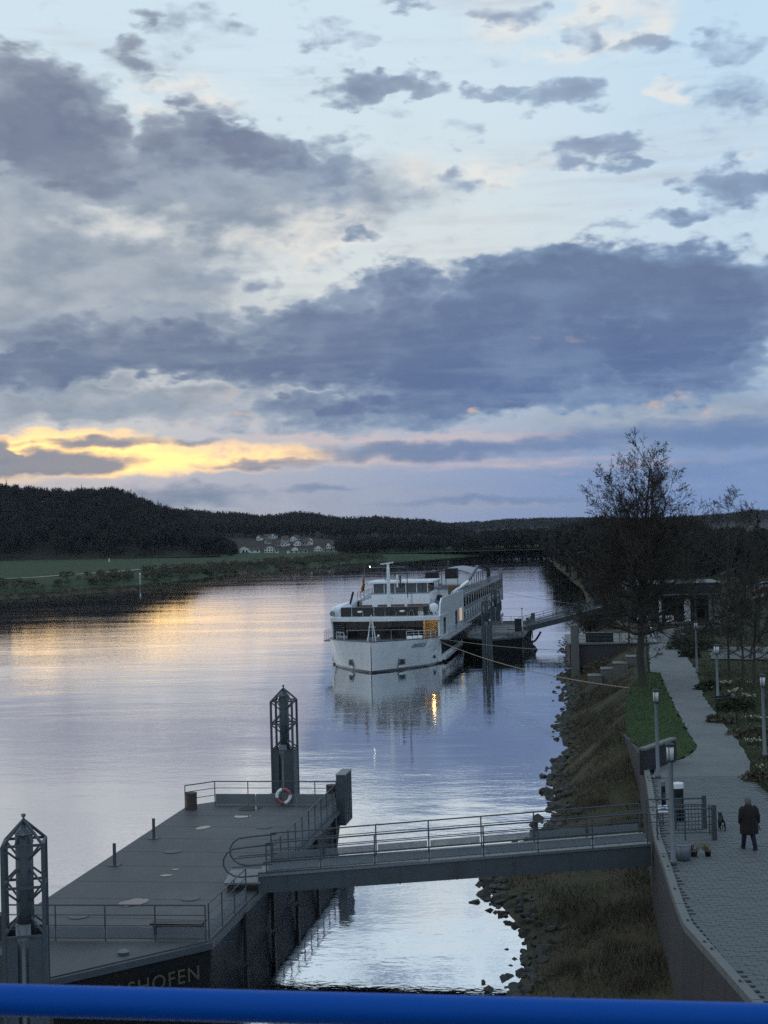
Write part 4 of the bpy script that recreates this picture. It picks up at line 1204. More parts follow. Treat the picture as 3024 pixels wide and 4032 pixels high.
# ---------------------------------------------------------------- mooring ropes
def rope(a, b, sag, r, label, name='mooring_rope'):
    a, b = Vector(a), Vector(b)
    pts = [a.lerp(b, t) - Vector((0, 0, sag * 4 * t * (1 - t))) for t in np.linspace(0, 1, 22)]
    o = MB().tube(pts, r, 5).build(name, M_ROPE)
    tag(o, label, 'rope', 'mooring ropes of the ship')
def ship_pt(x, y, z):
    return axis(SHIP_O, x, y, SHIP_T) + Vector((0, 0, z))
rope(ship_pt(5.9, 10.2, 2.5), at(2505, 2712, 3.35), .7, .035, 'yellowish rope from the bow down to the foot of the big tree')
rope(ship_pt(6.0, 10.8, 2.7), atd(2480, 2560, 150) , .5, .03, 'upper thin rope from the bow to the concrete terrace on shore')
rope(ship_pt(6.2, 60, 6.6), atd(2330, 2385, 190), .3, .02, 'thin wire from the ship side to the bank behind the bare tree')

# ---------------------------------------------------------------- blue railing of the bridge the camera stands on
def bridge():
    R = empty('bridge_railing', (0, 0, EYE.z - 1.75), 0, 'blue painted tubular bridge railing across the bottom of the view', 'railing')
    a, b = atd(0, 3937, 2.62), atd(3024, 4014, 2.62)
    d = (b - a)
    a2, b2 = a - d * 1.4, b + d * 1.4
    o = Vector((0, 0, EYE.z - 1.75))
    MB().tube([a2 - o, a - o, b - o, b2 - o], .0288, 24).build('handrail', M_BLUE, R, True)
    for k in range(5):
        t = -1.25 + k * .75 + (.0)
        p = a + d * t
        if -.05 < t < 1.05: continue
        MB().bar((p.x, p.y, 0), (p.x, p.y, p.z - o.z), .028, 10).build('post', M_BLUE, R)
    dk = tag(MB().box((0, 0, EYE.z - 1.95), (30, 4.6, .35)).build('bridge_deck', M_CONC), kind='structure')
bridge()

# ---------------------------------------------------------------- retaining wall
def retaining_wall():
    R = empty('retaining_wall', (8.0, 40, 0), 0, 'grey concrete retaining wall with pale coping between bank and promenade', 'wall')
    O = Vector((8.0, 40, 0))
    line = [Vector((p.x, p.y, 0)) for p in WALL_LINE] + [Vector((x, y, 0)) for x, y in WALL_B[1:]]
    line[5] = Vector((WALL_LINE[-1].x, WALL_LINE[-1].y, 0))
    for i in range(len(line) - 1):
        a, b = line[i] - O, line[i + 1] - O
        t = (b - a).normalized(); n = Vector((t.y, -t.x, 0))
        if n.x > 0: n = -n
        L = (b - a).length
        k = max(1, round(L / 2.4))
        for j in range(k):          # cast panels with joints
            p, q = a.lerp(b, j / k) + t * .012, a.lerp(b, (j + 1) / k) - t * .012
            mb = MB()
            V = []
            for z, o in ((-.6, .14), (ZP + .02, 0.0)):
                V += [tuple(p + n * (o + .0) + Vector((0, 0, z))), tuple(q + n * o + Vector((0, 0, z))), tuple(q - n * .4 + Vector((0, 0, z))), tuple(p - n * .4 + Vector((0, 0, z)))]
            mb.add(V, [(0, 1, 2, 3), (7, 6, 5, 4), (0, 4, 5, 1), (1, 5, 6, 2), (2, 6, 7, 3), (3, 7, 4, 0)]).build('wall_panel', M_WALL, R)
        k = max(1, round(L / 1.1))
        for j in range(k):
            p, q = a.lerp(b, j / k) + t * .01, a.lerp(b, (j + 1) / k) - t * .01
            c = (p + q) / 2
            o = MB().box((0, 0, 0), ((q - p).length, .26, .20), top=(1, .92)).build('coping_block', M_CONCL, R, loc=(c.x - n.x * .14, c.y - n.y * .14, ZP + .125 + random.uniform(-.008, .008)))
            o.rotation_euler = (0, 0, math.atan2(t.y, t.x))
            if random.random() < .55:
                st_ = MB().box((0, 0, .115), (.05, .05, .06)).box((0, .02, .10), (.14, .10, .02)).build('railing_stub', M_STEEL, o)
                st_.location = (random.uniform(-.3, .3), random.uniform(-.03, .04), 0)
    a, b = Vector((WALL_LINE[0].x, WALL_LINE[0].y, 0)) - O, Vector((LAWN_L[0].x - .05, LAWN_L[0].y + .4, 0)) - O
    V = []
    for z in (-.4, ZP + .06):
        V += [(a.x, a.y, z), (b.x, b.y, z), (b.x + .5, b.y, z), (a.x + .5, a.y, z)]
    MB().add(V, [(0, 1, 2, 3), (7, 6, 5, 4), (0, 4, 5, 1), (1, 5, 6, 2), (2, 6, 7, 3), (3, 7, 4, 0)]).build('wall_panel', M_WALL, R)
    return R
random.seed(11)
retaining_wall()

# short wing wall with railing stub beside the lawn
ww = empty('wing_wall', at(2530, 2960, ZP), 0, 'low dark wing wall running from the retaining wall towards the lawn', 'wall')
a, b = at(2530, 3052, ZP) - ww.location, at(2655, 3004, ZP) - ww.location
d = (b - a).normalized(); nn = Vector((-d.y, d.x, 0))
MB().add([tuple(a - nn * .12), tuple(b - nn * .12), tuple(b + nn * .12), tuple(a + nn * .12)] + [tuple(p + Vector((0, 0, 1.10))) for p in (a - nn * .12, b - nn * .12, b + nn * .12, a + nn * .12)],
         [(0, 3, 2, 1), (4, 5, 6, 7), (0, 1, 5, 4), (1, 2, 6, 5), (2, 3, 7, 6), (3, 0, 4, 7)]).build('wall_face', M_STEELD, ww)
n = 5
for k in range(n):
    p = a.lerp(b, (k + .5) / n)
    o = MB().box((0, 0, 0), ((b - a).length / n - .02, .34, .10)).build('coping_block', M_CONCL, ww, loc=(p.x, p.y, 1.15))
    o.rotation_euler = (0, 0, math.atan2(d.y, d.x))

# ---------------------------------------------------------------- street lamps
def lamp(px, py, h, label, r=.075, head=.26):
    w = at(px, py, ZP)
    R = empty('street_lamp', (w.x, w.y, ZP + .02), 0, label, 'street lamp', 'grey post lamps along the promenade')
    MB().lathe([(r * 1.5, 0), (r * 1.5, .25), (r, .32), (r * .9, h - .62), (r * .9, h - .6)], n=14).build('post', M_GALV, R, True)
    MB().lathe([(head * .5, h - .62), (head * .5, h - .56)], n=14).build('collar', M_STEELD, R)
    MB().lathe([(head * .42, h - .56), (head * .46, h - .12)], n=14).build('lamp_glass', M_FROST, R, True)
    MB().lathe([(head * .54, h - .12), (head * .54, h - .05), (head * .2, h), (0, h)], n=14).build('lamp_cap', M_STEELD, R)
    for k in range(3):
        t = k * 2.1
        MB().bar((head * .48 * math.cos(t), head * .48 * math.sin(t), h - .58), (head * .48 * math.cos(t), head * .48 * math.sin(t), h - .1), .012, 5).build('lamp_strut', M_STEELD, R)
    return R
lamp(2652, 3420, 4.05, 'tall grey post lamp standing in front of the gangway gate', .085, .27)
lamp(2592, 3075, 4.0, 'grey post lamp beside the lawn tip and the wing wall', .085, .27)
lamp(3012, 2990, 4.0, 'grey post lamp at the right edge in the flower beds', .085, .27)
lamp(2828, 2790, 3.9, 'grey post lamp with square pale head right of the path bend', .085, .36)
lamp(2745, 2655, 4.0, 'distant grey post lamp beside the hedge at the top of the path', .08, .27)
lamp(2520, 2600, 3.8, 'distant grey post lamp behind the trunk of the big tree', .08, .27)

# ---------------------------------------------------------------- gate, pillars, bin, sign at the gangway head
G0 = at(2590, 3400, ZP); G0.z = ZP + .1
gate = empty('gangway_gate', (9.15, 50.2, ZP + .1), 0, 'grey railing gate enclosing the shore end of the near gangway', 'gate')
railing(gate, [(.1, -.35, 0), (2.05, -.35, 0)], 1.1, (.25, .5, .75), .95, .03, M_STEEL)
railing(gate, [(.1, 1.6, 0), (2.2, 1.6, 0)], 1.1, (.25, .5, .75), .95, .03, M_STEEL)
railing(gate, [(2.05, -.35, 0), (2.12, .5, 0)], 1.1, (.25, .5, .75), .9, .03, M_STEEL)
MB().box((2.08, -.38, .62), (.16, .16, 1.24)).build('gate_post', M_STEEL, gate)
MB().box((2.2, 1.65, .6), (.14, .14, 1.2)).build('gate_post', M_STEEL, gate)
for k in range(9):
    MB().bar((1.0 + k * .12, 1.0, .1), (1.0 + k * .12, 1.0, 1.0), .012, 5).build('gate_bar', M_STEEL, gate)
for z in (.1, 1.0):
    MB().bar((.95, 1.0, z), (2.05, 1.0, z), .02, 6).build('gate_rail', M_STEEL, gate)
def pillar(px, py, w, h, lid, label):
    p = at(px, py, ZP)
    R = empty('service_pillar', (p.x, p.y, ZP + .1), 0, label, 'pillar', 'dark service pillars at the gangway head')
    MB().lathe([(w * .5, 0), (w * .5, h), (w * .5, h + .001)], n=20).build('column', M_STEELD, R, True)
    MB().lathe([(w * .54, h), (w * .54, h + .16), (w * .5, h + .19), (0, h + .20)], n=20).build('column_cap', lid, R)
    MB().box((0, -w * .5, h * .55), (w * .45, .04, h * .3)).build('access_hatch', M_STEEL, R)
pillar(2672, 3245, .42, 1.25, M_WHITE, 'thick dark service pillar with a white cap beside the gate')
pillar(2614, 3190, .17, .85, M_PANEL, 'thin dark post between the lamp and the retaining wall')
sg = empty('notice_sign', (at(2614, 3262, ZP + .02).x, at(2614, 3262, ZP).y, ZP + .1), 0, 'small white sign with a blue arrow at the gangway head', 'sign')
MB().bar((0, 0.03, 0), (0, .03, .75), .025, 8).build('sign_post', M_STEEL, sg)
MB().box((0, 0, .62), (.36, .03, .26), tilt=(-.35, 0, 0)).build('sign_board', M_WHITE, sg)
ab = MB().add([(-.10, 0, -.03), (.02, 0, -.03), (.02, 0, -.075), (.11, 0, 0), (.02, 0, .075), (.02, 0, .03), (-.10, 0, .03)], [tuple(range(7))]).build('arrow', mat('sign_blue', (.02, .12, .55), .5, 0, .05), sg, loc=(.02, -.02, .62))
ab.rotation_euler = (-.35, 0, 0)
p = at(2690, 3400, ZP)
bn = empty('litter_bin', (p.x, p.y, ZP + .1), 0, 'squat round grey bin in front of the gate railing', 'bin')
MB().lathe([(.22, 0), (.26, .1), (.27, .5), (.25, .52), (.25, .48), (0, .46)], n=18).build('drum', M_GALV, bn, True)
MB().tube([(.27 * math.cos(t), .27 * math.sin(t), .52) for t in np.linspace(0, 2 * math.pi, 19)], .018, 6).build('rim', M_PANEL, bn)
for (px, py, lab, m, sc_) in ((2732, 3385, 'dark red flower pot at the foot of the gate railing', 'red', 1.0), (2788, 3385, 'small pot with yellowish plant right of the gate post', 'yel', .8)):
    p = at(px, py, ZP)
    R = empty('flower_pot', (p.x, p.y, ZP + .1), 0, lab, 'flower pot', 'flower pots at the gate')
    MB().lathe([(.10 * sc_, 0), (.14 * sc_, .18), (.15 * sc_, .19), (.13 * sc_, .17), (0, .16)], n=14).build('pot', M_RUST if m == 'red' else M_STEELD, R, True)
    mb = MB()
    for k in range(40):
        t, e = random.uniform(0, 6.28), random.uniform(.05, .2)
        x, y, z = .10 * math.cos(t) * random.random(), .10 * math.sin(t) * random.random(), .2
        q = Vector((x + e * math.cos(t), y + e * math.sin(t), z + random.uniform(.05, .22)))
        mb.add([(x, y, z), tuple(q), tuple(q + Vector((.03, .03, .03)))], [(0, 1, 2)])
    mb.build('plant', mat('pot_plant_' + m, (.09, .03, .03) if m == 'red' else (.13, .12, .03), .8, 0, .4, 8), R)

# ---------------------------------------------------------------- stepped concrete blocks, gangway abutment
blocks = [(2345, 2742, 55, 78), (2395, 2712, 55, 75), (2445, 2685, 58, 70), (2492, 2655, 50, 66)]
labs = ['lowest', 'second lowest', 'second highest', 'highest']
for i, (px, py, w, h) in enumerate(blocks):
    z0 = 1.0 + .55 * i
    p = at(px, py, z0)
    s = p.y / F
    R = empty('concrete_block', (p.x, p.y, z0), -.15, f'{labs[i]} of the four pale concrete blocks stepping down the bank', 'block', 'concrete blocks stepping down the bank')
    MB().box((0, 0.9, h * s / 2 - .4), (w * s, 1.8, h * s + .8)).build('block_body', M_CONC, R, bevel=.03)
    MB().box((0, 0.9, h * s + .03), (w * s + .06, 1.86, .07)).build('block_cap', M_CONC, R)
ab = empty('gangway_abutment', at(2390, 2590, 2.2), -.1, 'concrete terrace and pillar carrying the shore end of the far gangway', 'abutment')
A0 = ab.location.copy()
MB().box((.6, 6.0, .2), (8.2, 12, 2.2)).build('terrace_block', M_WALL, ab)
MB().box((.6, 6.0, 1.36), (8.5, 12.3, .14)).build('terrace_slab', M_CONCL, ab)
MB().box((-3.0, -.4, .3), (.75, .75, 5.8)).build('pillar', M_CONC, ab, bevel=.05)
railing(ab, [(-3.2, .2, 1.43), (4.5, .2, 1.43)], 1.05, (.33, .66), 1.4, .028, M_STEEL)
MB().box((-.6, 1.2, 1.9), (2.6, .8, .9)).build('equipment_box', M_STEELD, ab, bevel=.04)
MB().bar((1.3, 1.0, 1.43), (1.3, 1.0, 3.6), .06).box((1.3, .95, 3.4), (.7, .05, .5)).build('information_board', M_PANEL, ab)
pp = [at(2470, 2560, ZP), at(2445, 2440, ZP + 3)]
MB().bar((4.6, 1.0, 1.4), (3.4, 4.0, 6.8), .07).build('flag_pole', M_WHITE, ab)

# ---------------------------------------------------------------- pavilion behind the garden
pv = empty('pavilion', at(2560, 2462, ZP), -.12, 'low flat roofed pavilion with dark fascia, glass front and white column', 'building')
PW = 13.0
MB().span((-2.4, 0.4, -.3), (7.4, 9, .12)).build('plinth', M_CONCL, pv)
MB().span((-2.0, 1.6, .1), (6.8, 8.6, 3.5)).build('wall', M_STEELD, pv)
for k in range(4, 9):
    fr = MB().span((-8.3 + k * 1.65, 1.46, .2), (-6.75 + k * 1.65, 1.6, 3.2)).build('window', M_STEEL, pv)
    MB().span((-8.2 + k * 1.65, 1.43, .3), (-6.85 + k * 1.65, 1.455, 3.1)).build('pane', M_GLASS, fr)
MB().span((-2.6, -.9, 3.5), (8.0, 9.6, 4.7)).build('roof', M_STEELD, pv)
MB().span((-2.7, -1.0, 4.7), (8.1, 9.7, 4.8)).build('roof_edge', M_STEEL, pv)
MB().span((-2.7, -1.0, 3.42), (8.1, -.85, 3.56)).build('roof_edge', M_PANEL, pv)
MB().span((7.2, -.3, .1), (8.3, 1.2, 4.68)).build('end_pier', M_CONC, pv)
MB().lathe([(.16, .1), (.16, 3.5)], (1.2, .3, 0), 12).build('column', M_WHITE, pv)
for x in (-1.2, 5.2):
    MB().lathe([(.1, .1), (.1, 3.5)], (x, .3, 0), 12).build('column', M_STEEL, pv)
MB().span((4.0, 1.3, .3), (4.7, 1.42, 2.9)).build('door', M_WHITE, pv)
for k in range(2):
    MB().span((1.8 + k * .5, .1, .1), (2.2 + k * .5, .16, 1.1)).build('menu_board', M_WHITE, pv)
MB().span((1.0, -.1, .1), (4.6, .1, .38)).build('step', M_CONCL, pv)

# ---------------------------------------------------------------- parked cars
def car(loc, rz, col, label):
    R = empty('parked_car', loc, rz, label, 'car', 'cars parked at the right edge')
    mcol = mat('car_paint_' + label[:8].strip().replace(' ', '_'), col, .25, .3, .05, 1.0, coat=.8)
    prof = [(-2.15, .35), (-2.2, .75), (-2.05, .98), (-1.1, 1.05), (-.55, 1.42), (.9, 1.46), (1.7, 1.08), (2.1, .98), (2.2, .7), (2.15, .35)]
    def loft(sections):
        V = []; n = len(sections[0][1])
        for (y, pr) in sections:
            V += [(x, y, z) for x, z in pr]
        Fq = []
        for i in range(len(sections) - 1):
            for j in range(n - 1):
                Fq.append((i * n + j, i * n + j + 1, (i + 1) * n + j + 1, (i + 1) * n + j))
        Fq.append(tuple(range(n))[::-1]); Fq.append(tuple(range((len(sections) - 1) * n, len(sections) * n)))
        return V, Fq
    inset = lambda k: [(x * (1 - .02 * k), z if z < 1 else 1.0 + (z - 1.0) * (1 - .02 * k)) for x, z in prof]
    V, Fq = loft([(-.86, inset(2)), (-.80, inset(0)), (.80, inset(0)), (.86, inset(2))])
    body = MB().add(V, Fq).build('body', mcol, R, bevel=.04)
    for sy in (-1, 1):
        MB().add([(-.95, sy * .868, 1.06), (-.5, sy * .866, 1.36), (.82, sy * .866, 1.38), (1.45, sy * .868, 1.07), (-.95, sy * .83, 1.06), (-.5, sy * .83, 1.36), (.82, sy * .83, 1.38), (1.45, sy * .83, 1.07)], [(0, 1, 2, 3), (7, 6, 5, 4), (0, 4, 5, 1), (1, 5, 6, 2), (2, 6, 7, 3), (3, 7, 4, 0)]).build('side_window', M_GLASS, R)
        for x in (-1.35, 1.35):
            w = MB().tube([(x, sy * .74, .33), (x, sy * .9, .33)], .33, 18).build('wheel', M_RUBBER, R)
            MB().tube([(x, sy * .88, .33), (x, sy * .91, .33)], .2, 14).build('rim', M_GALV, w)
    for y in (-.62, .62):
        MB().box((-2.17, y, .78), (.1, .35, .14)).build('headlight', M_FROST, R)
        MB().box((2.17, y, .82), (.1, .3, .16)).build('tail_light', M_RED, R)
    MB().add([(-1.12, -.74, 1.07), (-1.12, .74, 1.07), (-.60, .66, 1.41), (-.60, -.66, 1.41)], [(0, 1, 2, 3)]).build('windscreen', M_GLASS, R).location = (-.012, 0, .014)
    return R
c = atd(3015, 2338, 215)
for (px, py, d, col, lab) in ((3000, 2318, 215, (.42, .42, .44), 'silver parked car at the right edge beyond the trees'), (3012, 2335, 206, (.20, .03, .03), 'dark red parked car in front of the silver one'), (3035, 2362, 196, (.02, .02, .024), 'black parked car nearest, cut by the right edge')):
    q = atd(px, py, d)
    car((q.x, q.y, q.z - .4), .35, col, lab)
# embankment that carries the cars and the guard rail
rows = []
for x in np.arange(40, 140, 4.0):
    rows.append([(x, y + .08 * (x - 40), z) for y, z in ((176, ZP), (184, 5.0), (190, atd(3012, 2345, 206).z - .42), (226, atd(3012, 2345, 206).z - .35), (232, 6.2), (242, ZP))])
tag(place('car_park_terrace', grid_mesh('car_park_terrace', rows, G_GARDEN)), kind='structure')
gr = empty('guard_rail', (52, 236, ZP), 0, 'pale guard rail sloping along the raised road at the right', 'guard rail')
A_, B_ = atd(2835, 2262, 232) - gr.location, atd(2955, 2215, 245) - gr.location
MB().tube([A_, B_], .16, 4).build('beam', M_GALV, gr)
for k in range(6):
    q = A_.lerp(B_, (k + .5) / 6)
    MB().bar((q.x, q.y, 0), tuple(q), .06, 5).build('post', M_GALV, gr)

# ---------------------------------------------------------------- people and dog
def skin_body(name, joints, edges, root, m, parent, sub=2):
    me = bpy.data.meshes.new(name)
    me.from_pydata([j[:3] for j in joints], edges, [])
    o = place(name, me, parent)
    sk = o.modifiers.new('skin', 'SKIN')
    sk.use_smooth_shade = True
    for i, j in enumerate(joints):
        r = j[3]
        me.skin_vertices[0].data[i].radius = (r, r) if not isinstance(r, tuple) else r
        me.skin_vertices[0].data[i].use_root = (i == root)
    sb = o.modifiers.new('sub', 'SUBSURF'); sb.levels = sub; sb.render_levels = sub
    me.materials.append(m)
    return o
def loftz(rings, n=16):
    """rings: (z, cx, cy, rx, ry)"""
    V, Fq = [], []
    for (z, cx, cy, rx, ry) in rings:
        for k in range(n):
            t = 2 * math.pi * k / n
            V.append((cx + rx * math.cos(t), cy + ry * math.sin(t), z + .012 * math.sin(3 * t + z * 7)))
    for i in range(len(rings) - 1):
        for k in range(n):
            Fq.append((i * n + k, i * n + (k + 1) % n, (i + 1) * n + (k + 1) % n, (i + 1) * n + k))
    Fq.append(tuple(range(n))[::-1]); Fq.append(tuple(range((len(rings) - 1) * n, len(rings) * n)))
    return MB().add(V, Fq)
M_SKIN = mat('skin', (.42, .26, .20), .6, 0, .08)
M_COAT = mat('dark_coat', (.012, .009, .009), .9, 0, .4, 6, bump=.004, bscale=20)
M_JEANS = mat('blue_jeans', (.018, .022, .055), .9, 0, .25, 8)
M_SHOE = mat('dark_shoes', (.01, .01, .011), .6, 0, .2)
M_HAIR = mat('greyish_hair', (.13, .11, .115), .8, 0, .25, 12)
M_HAIRD = mat('dark_hair', (.02, .015, .012), .8, 0, .25, 12)
def person(loc, rz, label, hair, coat_m, hem, stick):
    R = empty('person', loc, rz, label, 'person')
    # joints x right, y forward, z up; walking, left foot ahead
    J = [(0, 0, .95, .13), (0, 0, 1.12, .13), (0, .01, 1.32, .15), (0, .02, 1.46, .07), (0, .04, 1.53, .055), (0, .06, 1.60, .085), (0, .065, 1.68, .09), (0, .06, 1.74, .06),
         (-.10, .0, .90, .09), (-.115, .16, .52, .062), (-.12, .26, .10, .045), (-.12, .38, .035, .04),
         (.10, .0, .90, .09), (.115, -.02, .50, .062), (.13, -.20, .13, .045), (.13, -.10, .04, .04),
         (-.19, .01, 1.40, .065), (-.27, -.03, 1.13, .048), (-.27, .06, .90, .035), (-.27, .08, .84, .032), (-.27, .09, .79, .022),
         (.19, .01, 1.40, .065), (.28, -.02, 1.13, .048), (.33, .05, .92, .035), (.345, .07, .86, .032), (.35, .08, .81, .022)]
    E = [(0, 1), (1, 2), (2, 3), (3, 4), (4, 5), (5, 6), (6, 7), (0, 8), (8, 9), (9, 10), (10, 11), (0, 12), (12, 13), (13, 14), (14, 15), (2, 16), (16, 17), (17, 18), (18, 19), (19, 20), (2, 21), (21, 22), (22, 23), (23, 24), (24, 25)]
    for h0, sx in ((19, -1), (24, 1)):
        hx, hy, hz = J[h0][:3]
        for k in range(4):     # fingers
            b = len(J)
            fy = hy + .03 - .02 * k
            ln = (.055, .065, .06, .045)[k]
            J += [(hx - sx * .005, fy, hz - .035, .011), (hx - sx * .012, fy, hz - .035 - ln * .5, .010), (hx - sx * .022, fy, hz - .035 - ln, .008)]
            E += [(h0, b), (b, b + 1), (b + 1, b + 2)]
        b = len(J)
        J += [(hx - sx * .02, hy + .045, hz + .0, .012), (hx - sx * .03, hy + .06, hz - .04, .009)]
        E += [(h0, b), (b, b + 1)]
    body = skin_body('body', J, E, 0, M_SKIN, R)
    # clothing
    c = loftz([(hem, 0, -.01, .315, .22), (hem + .02, 0, -.01, .32, .225), (.75, 0, 0, .32, .22), (1.0, 0, 0, .30, .205), (1.18, 0, 0, .285, .195), (1.32, 0, .01, .285, .19), (1.42, 0, .015, .235, .16), (1.49, 0, .02, .14, .12), (1.53, 0, .03, .10, .10)]).build('coat', coat_m, R, True)
    for sx in (-1, 1):
        MB().tube([(sx * .15, .0, 1.43), (sx * .22, 0, 1.36), (sx * (.275 if sx < 0 else .285), -.03, 1.13), (sx * (.272 if sx < 0 else .325), .05, .92)], [.11, .12, .10, .08], 12).build('sleeve', coat_m, R, True)
    MB().tube([(-.10, 0, .92), (-.115, .16, .52), (-.12, .26, .10)], [.11, .085, .07], 12).build('trouser_leg', M_JEANS, R, True)
    MB().tube([(.10, 0, .92), (.115, -.02, .50), (.13, -.20, .13)], [.11, .085, .07], 12).build('trouser_leg', M_JEANS, R, True)
    MB().tube([(-.12, .20, .07), (-.12, .30, .06), (-.12, .43, .04)], [.06, .055, .04], 10).build('shoe', M_SHOE, R, True)
    MB().tube([(.13, -.24, .10), (.13, -.14, .07), (.13, -.02, .045)], [.06, .055, .04], 10).build('shoe', M_SHOE, R, True)
    loftz([(1.52, 0, .0, .08, .06), (1.58, 0, .015, .105, .085), (1.66, 0, .03, .118, .105), (1.73, 0, .04, .105, .10), (1.78, 0, .05, .06, .06), (1.795, 0, .05, .02, .02)]).build('hair', hair, R, True)
    if stick:
        MB().tube([(.35, .10, .86), (.42, .06, .62)], .018, 6).build('held_leash_handle', M_STEELD, R)
    return R
wp = at(2952, 3348, ZP + .11)
person((wp.x, wp.y, ZP + .112), math.radians(6), 'person in a long dark coat walking away on the promenade', M_HAIR, M_COAT, .56, True)
wp = at(2735, 2476, ZP + .11)
person((wp.x, wp.y, ZP + .112), math.radians(70), 'distant person in dark clothes standing by the pavilion', M_HAIRD, M_COAT, .72, False)
wp = at(2842, 3268, ZP + .11)
dg = empty('dog', (wp.x, wp.y, ZP + .112), math.radians(-4), 'small black dog with a pale rump trotting ahead of the person', 'dog')
J = [(0, -.16, .34, .085), (0, 0, .33, .09), (0, .17, .34, .10), (0, .27, .42, .065), (0, .33, .49, .07), (0, .42, .47, .042), (0, .47, .46, .03),
     (-.07, -.18, .26, .055), (-.08, -.13, .18, .038), (-.08, -.21, .10, .022), (-.08, -.18, .02, .024),
     (.07, -.18, .26, .055), (.08, -.20, .18, .038), (.08, -.28, .11, .022), (.08, -.26, .02, .024),
     (-.07, .18, .25, .045), (-.07, .17, .14, .026), (-.07, .20, .02, .024), (.07, .18, .25, .045), (.07, .22, .14, .026), (.07, .18, .03, .024),
     (0, -.25, .40, .03), (0, -.30, .50, .022), (0, -.26, .57, .012), (-.05, .31, .55, .022), (-.065, .30, .60, .008), (.05, .31, .55, .022), (.065, .30, .60, .008)]
E = [(0, 1), (1, 2), (2, 3), (3, 4), (4, 5), (5, 6), (0, 7), (7, 8), (8, 9), (9, 10), (0, 11), (11, 12), (12, 13), (13, 14), (2, 15), (15, 16), (16, 17), (2, 18), (18, 19), (19, 20), (0, 21), (21, 22), (22, 23), (4, 24), (24, 25), (4, 26), (26, 27)]
skin_body('body', J, E, 0, mat('dog_fur', (.008, .008, .009), .9, 0, .3, 8), dg)
loftz([(.20, 0, -.245, .03, .02), (.25, 0, -.262, .045, .022), (.30, 0, -.262, .03, .02)], 10).build('pale_rump_fur', mat('pale_fur', (.35, .30, .25), .9, 0, .2, 10), dg, True)

# ---------------------------------------------------------------- distant houses (placed on the terrain before the woods are planted)
def ground_hit(px, py, far=1000.0):
    bpy.context.view_layer.update()
    ok, loc, *_ = SC.ray_cast(bpy.context.evaluated_depsgraph_get(), EYE + ray(px, py) * 320, ray(px, py))
    return loc if ok and loc.z > .5 else atd(px, py, far)
def house(px0, px1, py_base, wall_h, ridge_h, depth, label, m=None, roof=None, gable=True, floors=2, nwin=3, parts=True, rz=None):
    b = ground_hit((px0 + px1) / 2, py_base)
    s = b.y / F
    w = (px1 - px0) * s
    R = empty('house', (b.x, b.y, b.z - .3), (math.atan2(-b.x, b.y) * 1.0 if rz is None else rz), label, 'house', 'white houses across the river')
    m = m or M_PLASTER; roof = roof or M_ROOF
    h, r = wall_h + .3, ridge_h + .3
    mb = MB()
    if gable:      # gable faces the river
        mb.add([(-w / 2, 0, -1), (w / 2, 0, -1), (w / 2, 0, h), (0, 0, r), (-w / 2, 0, h), (-w / 2, depth, -1), (w / 2, depth, -1), (w / 2, depth, h), (0, depth, r), (-w / 2, depth, h)],
               [(0, 1, 2, 3, 4), (9, 8, 7, 6, 5), (1, 6, 7, 2), (0, 4, 9, 5)])
        mb.build('wall', m, R)
        e = .35
        for sg in (-1, 1):
            V = [(0, -e, r + .12), (sg * (w / 2 + e), -e, h - .15), (sg * (w / 2 + e), depth + e, h - .15), (0, depth + e, r + .12)]
            MB().add(V + [(x, y, z - .16) for x, y, z in V], [(0, 1, 2, 3), (7, 6, 5, 4), (0, 4, 5, 1), (1, 5, 6, 2), (2, 6, 7, 3), (3, 7, 4, 0)]).build('roof', roof, R)
    else:
        mb.add([(-w / 2, 0, -1), (w / 2, 0, -1), (w / 2, depth, -1), (-w / 2, depth, -1), (-w / 2, 0, h), (w / 2, 0, h), (w / 2, depth, h), (-w / 2, depth, h), (-w / 2, depth / 2, r), (w / 2, depth / 2, r)],
               [(0, 1, 5, 4), (2, 3, 7, 6), (1, 2, 6, 9, 5), (3, 0, 4, 8, 7)])
        mb.build('wall', m, R)
        e = .35
        for sg, y0 in ((1, -e), (-1, depth + e)):
            V = [(-w / 2 - e, y0, h - .15), (w / 2 + e, y0, h - .15), (w / 2 + e, depth / 2, r + .12), (-w / 2 - e, depth / 2, r + .12)]
            MB().add(V + [(x, y, z - .16) for x, y, z in V], [(0, 1, 2, 3), (7, 6, 5, 4), (0, 4, 5, 1), (1, 5, 6, 2), (2, 6, 7, 3), (3, 7, 4, 0)]).build('roof', roof, R)
    if parts:
        for f_ in range(floors):
            for k in range(nwin):
                x = -w / 2 + w * (k + .5) / nwin
                z = .3 + wall_h * (f_ + .55) / floors
                fr = MB().box((x, -.03, z), (.95, .08, 1.25)).build('window', M_PLASTERG, R)
                MB().box((x, -.08, z), (.8, .04, 1.1)).build('pane', M_GLASS, fr)
    return R
barn = house(940, 983, 2176, 3.0, 4.9, 12, 'white barn with gable and two dark arched doors by the meadow', floors=0)
for x, r in ((-.6, .75), (1.9, .55)):
    MB().tube([(x, -.06, 1.0 + r), (x, .02, 1.0 + r)], r, 14).box((x, -.02, .7 + r * .4), (2 * r, .08, .6 + r)).build('door', M_GLASS, barn)
house(983, 1024, 2177, 2.4, 3.9, 7, 'long low white barn wing attached right of the gabled barn', gable=False, floors=1, nwin=2)
house(1042, 1083, 2177, 3.8, 5.2, 9, 'tall white farmhouse with three rows of windows beside the meadow', floors=2, nwin=4)
house(1083, 1098, 2177, 2.0, 2.6, 6, 'small white annex attached right of the tall farmhouse', gable=False, floors=1, nwin=1)
house(1130, 1139, 2179, 1.8, 2.7, 4, 'tiny white shed standing alone at the meadow edge', floors=0)
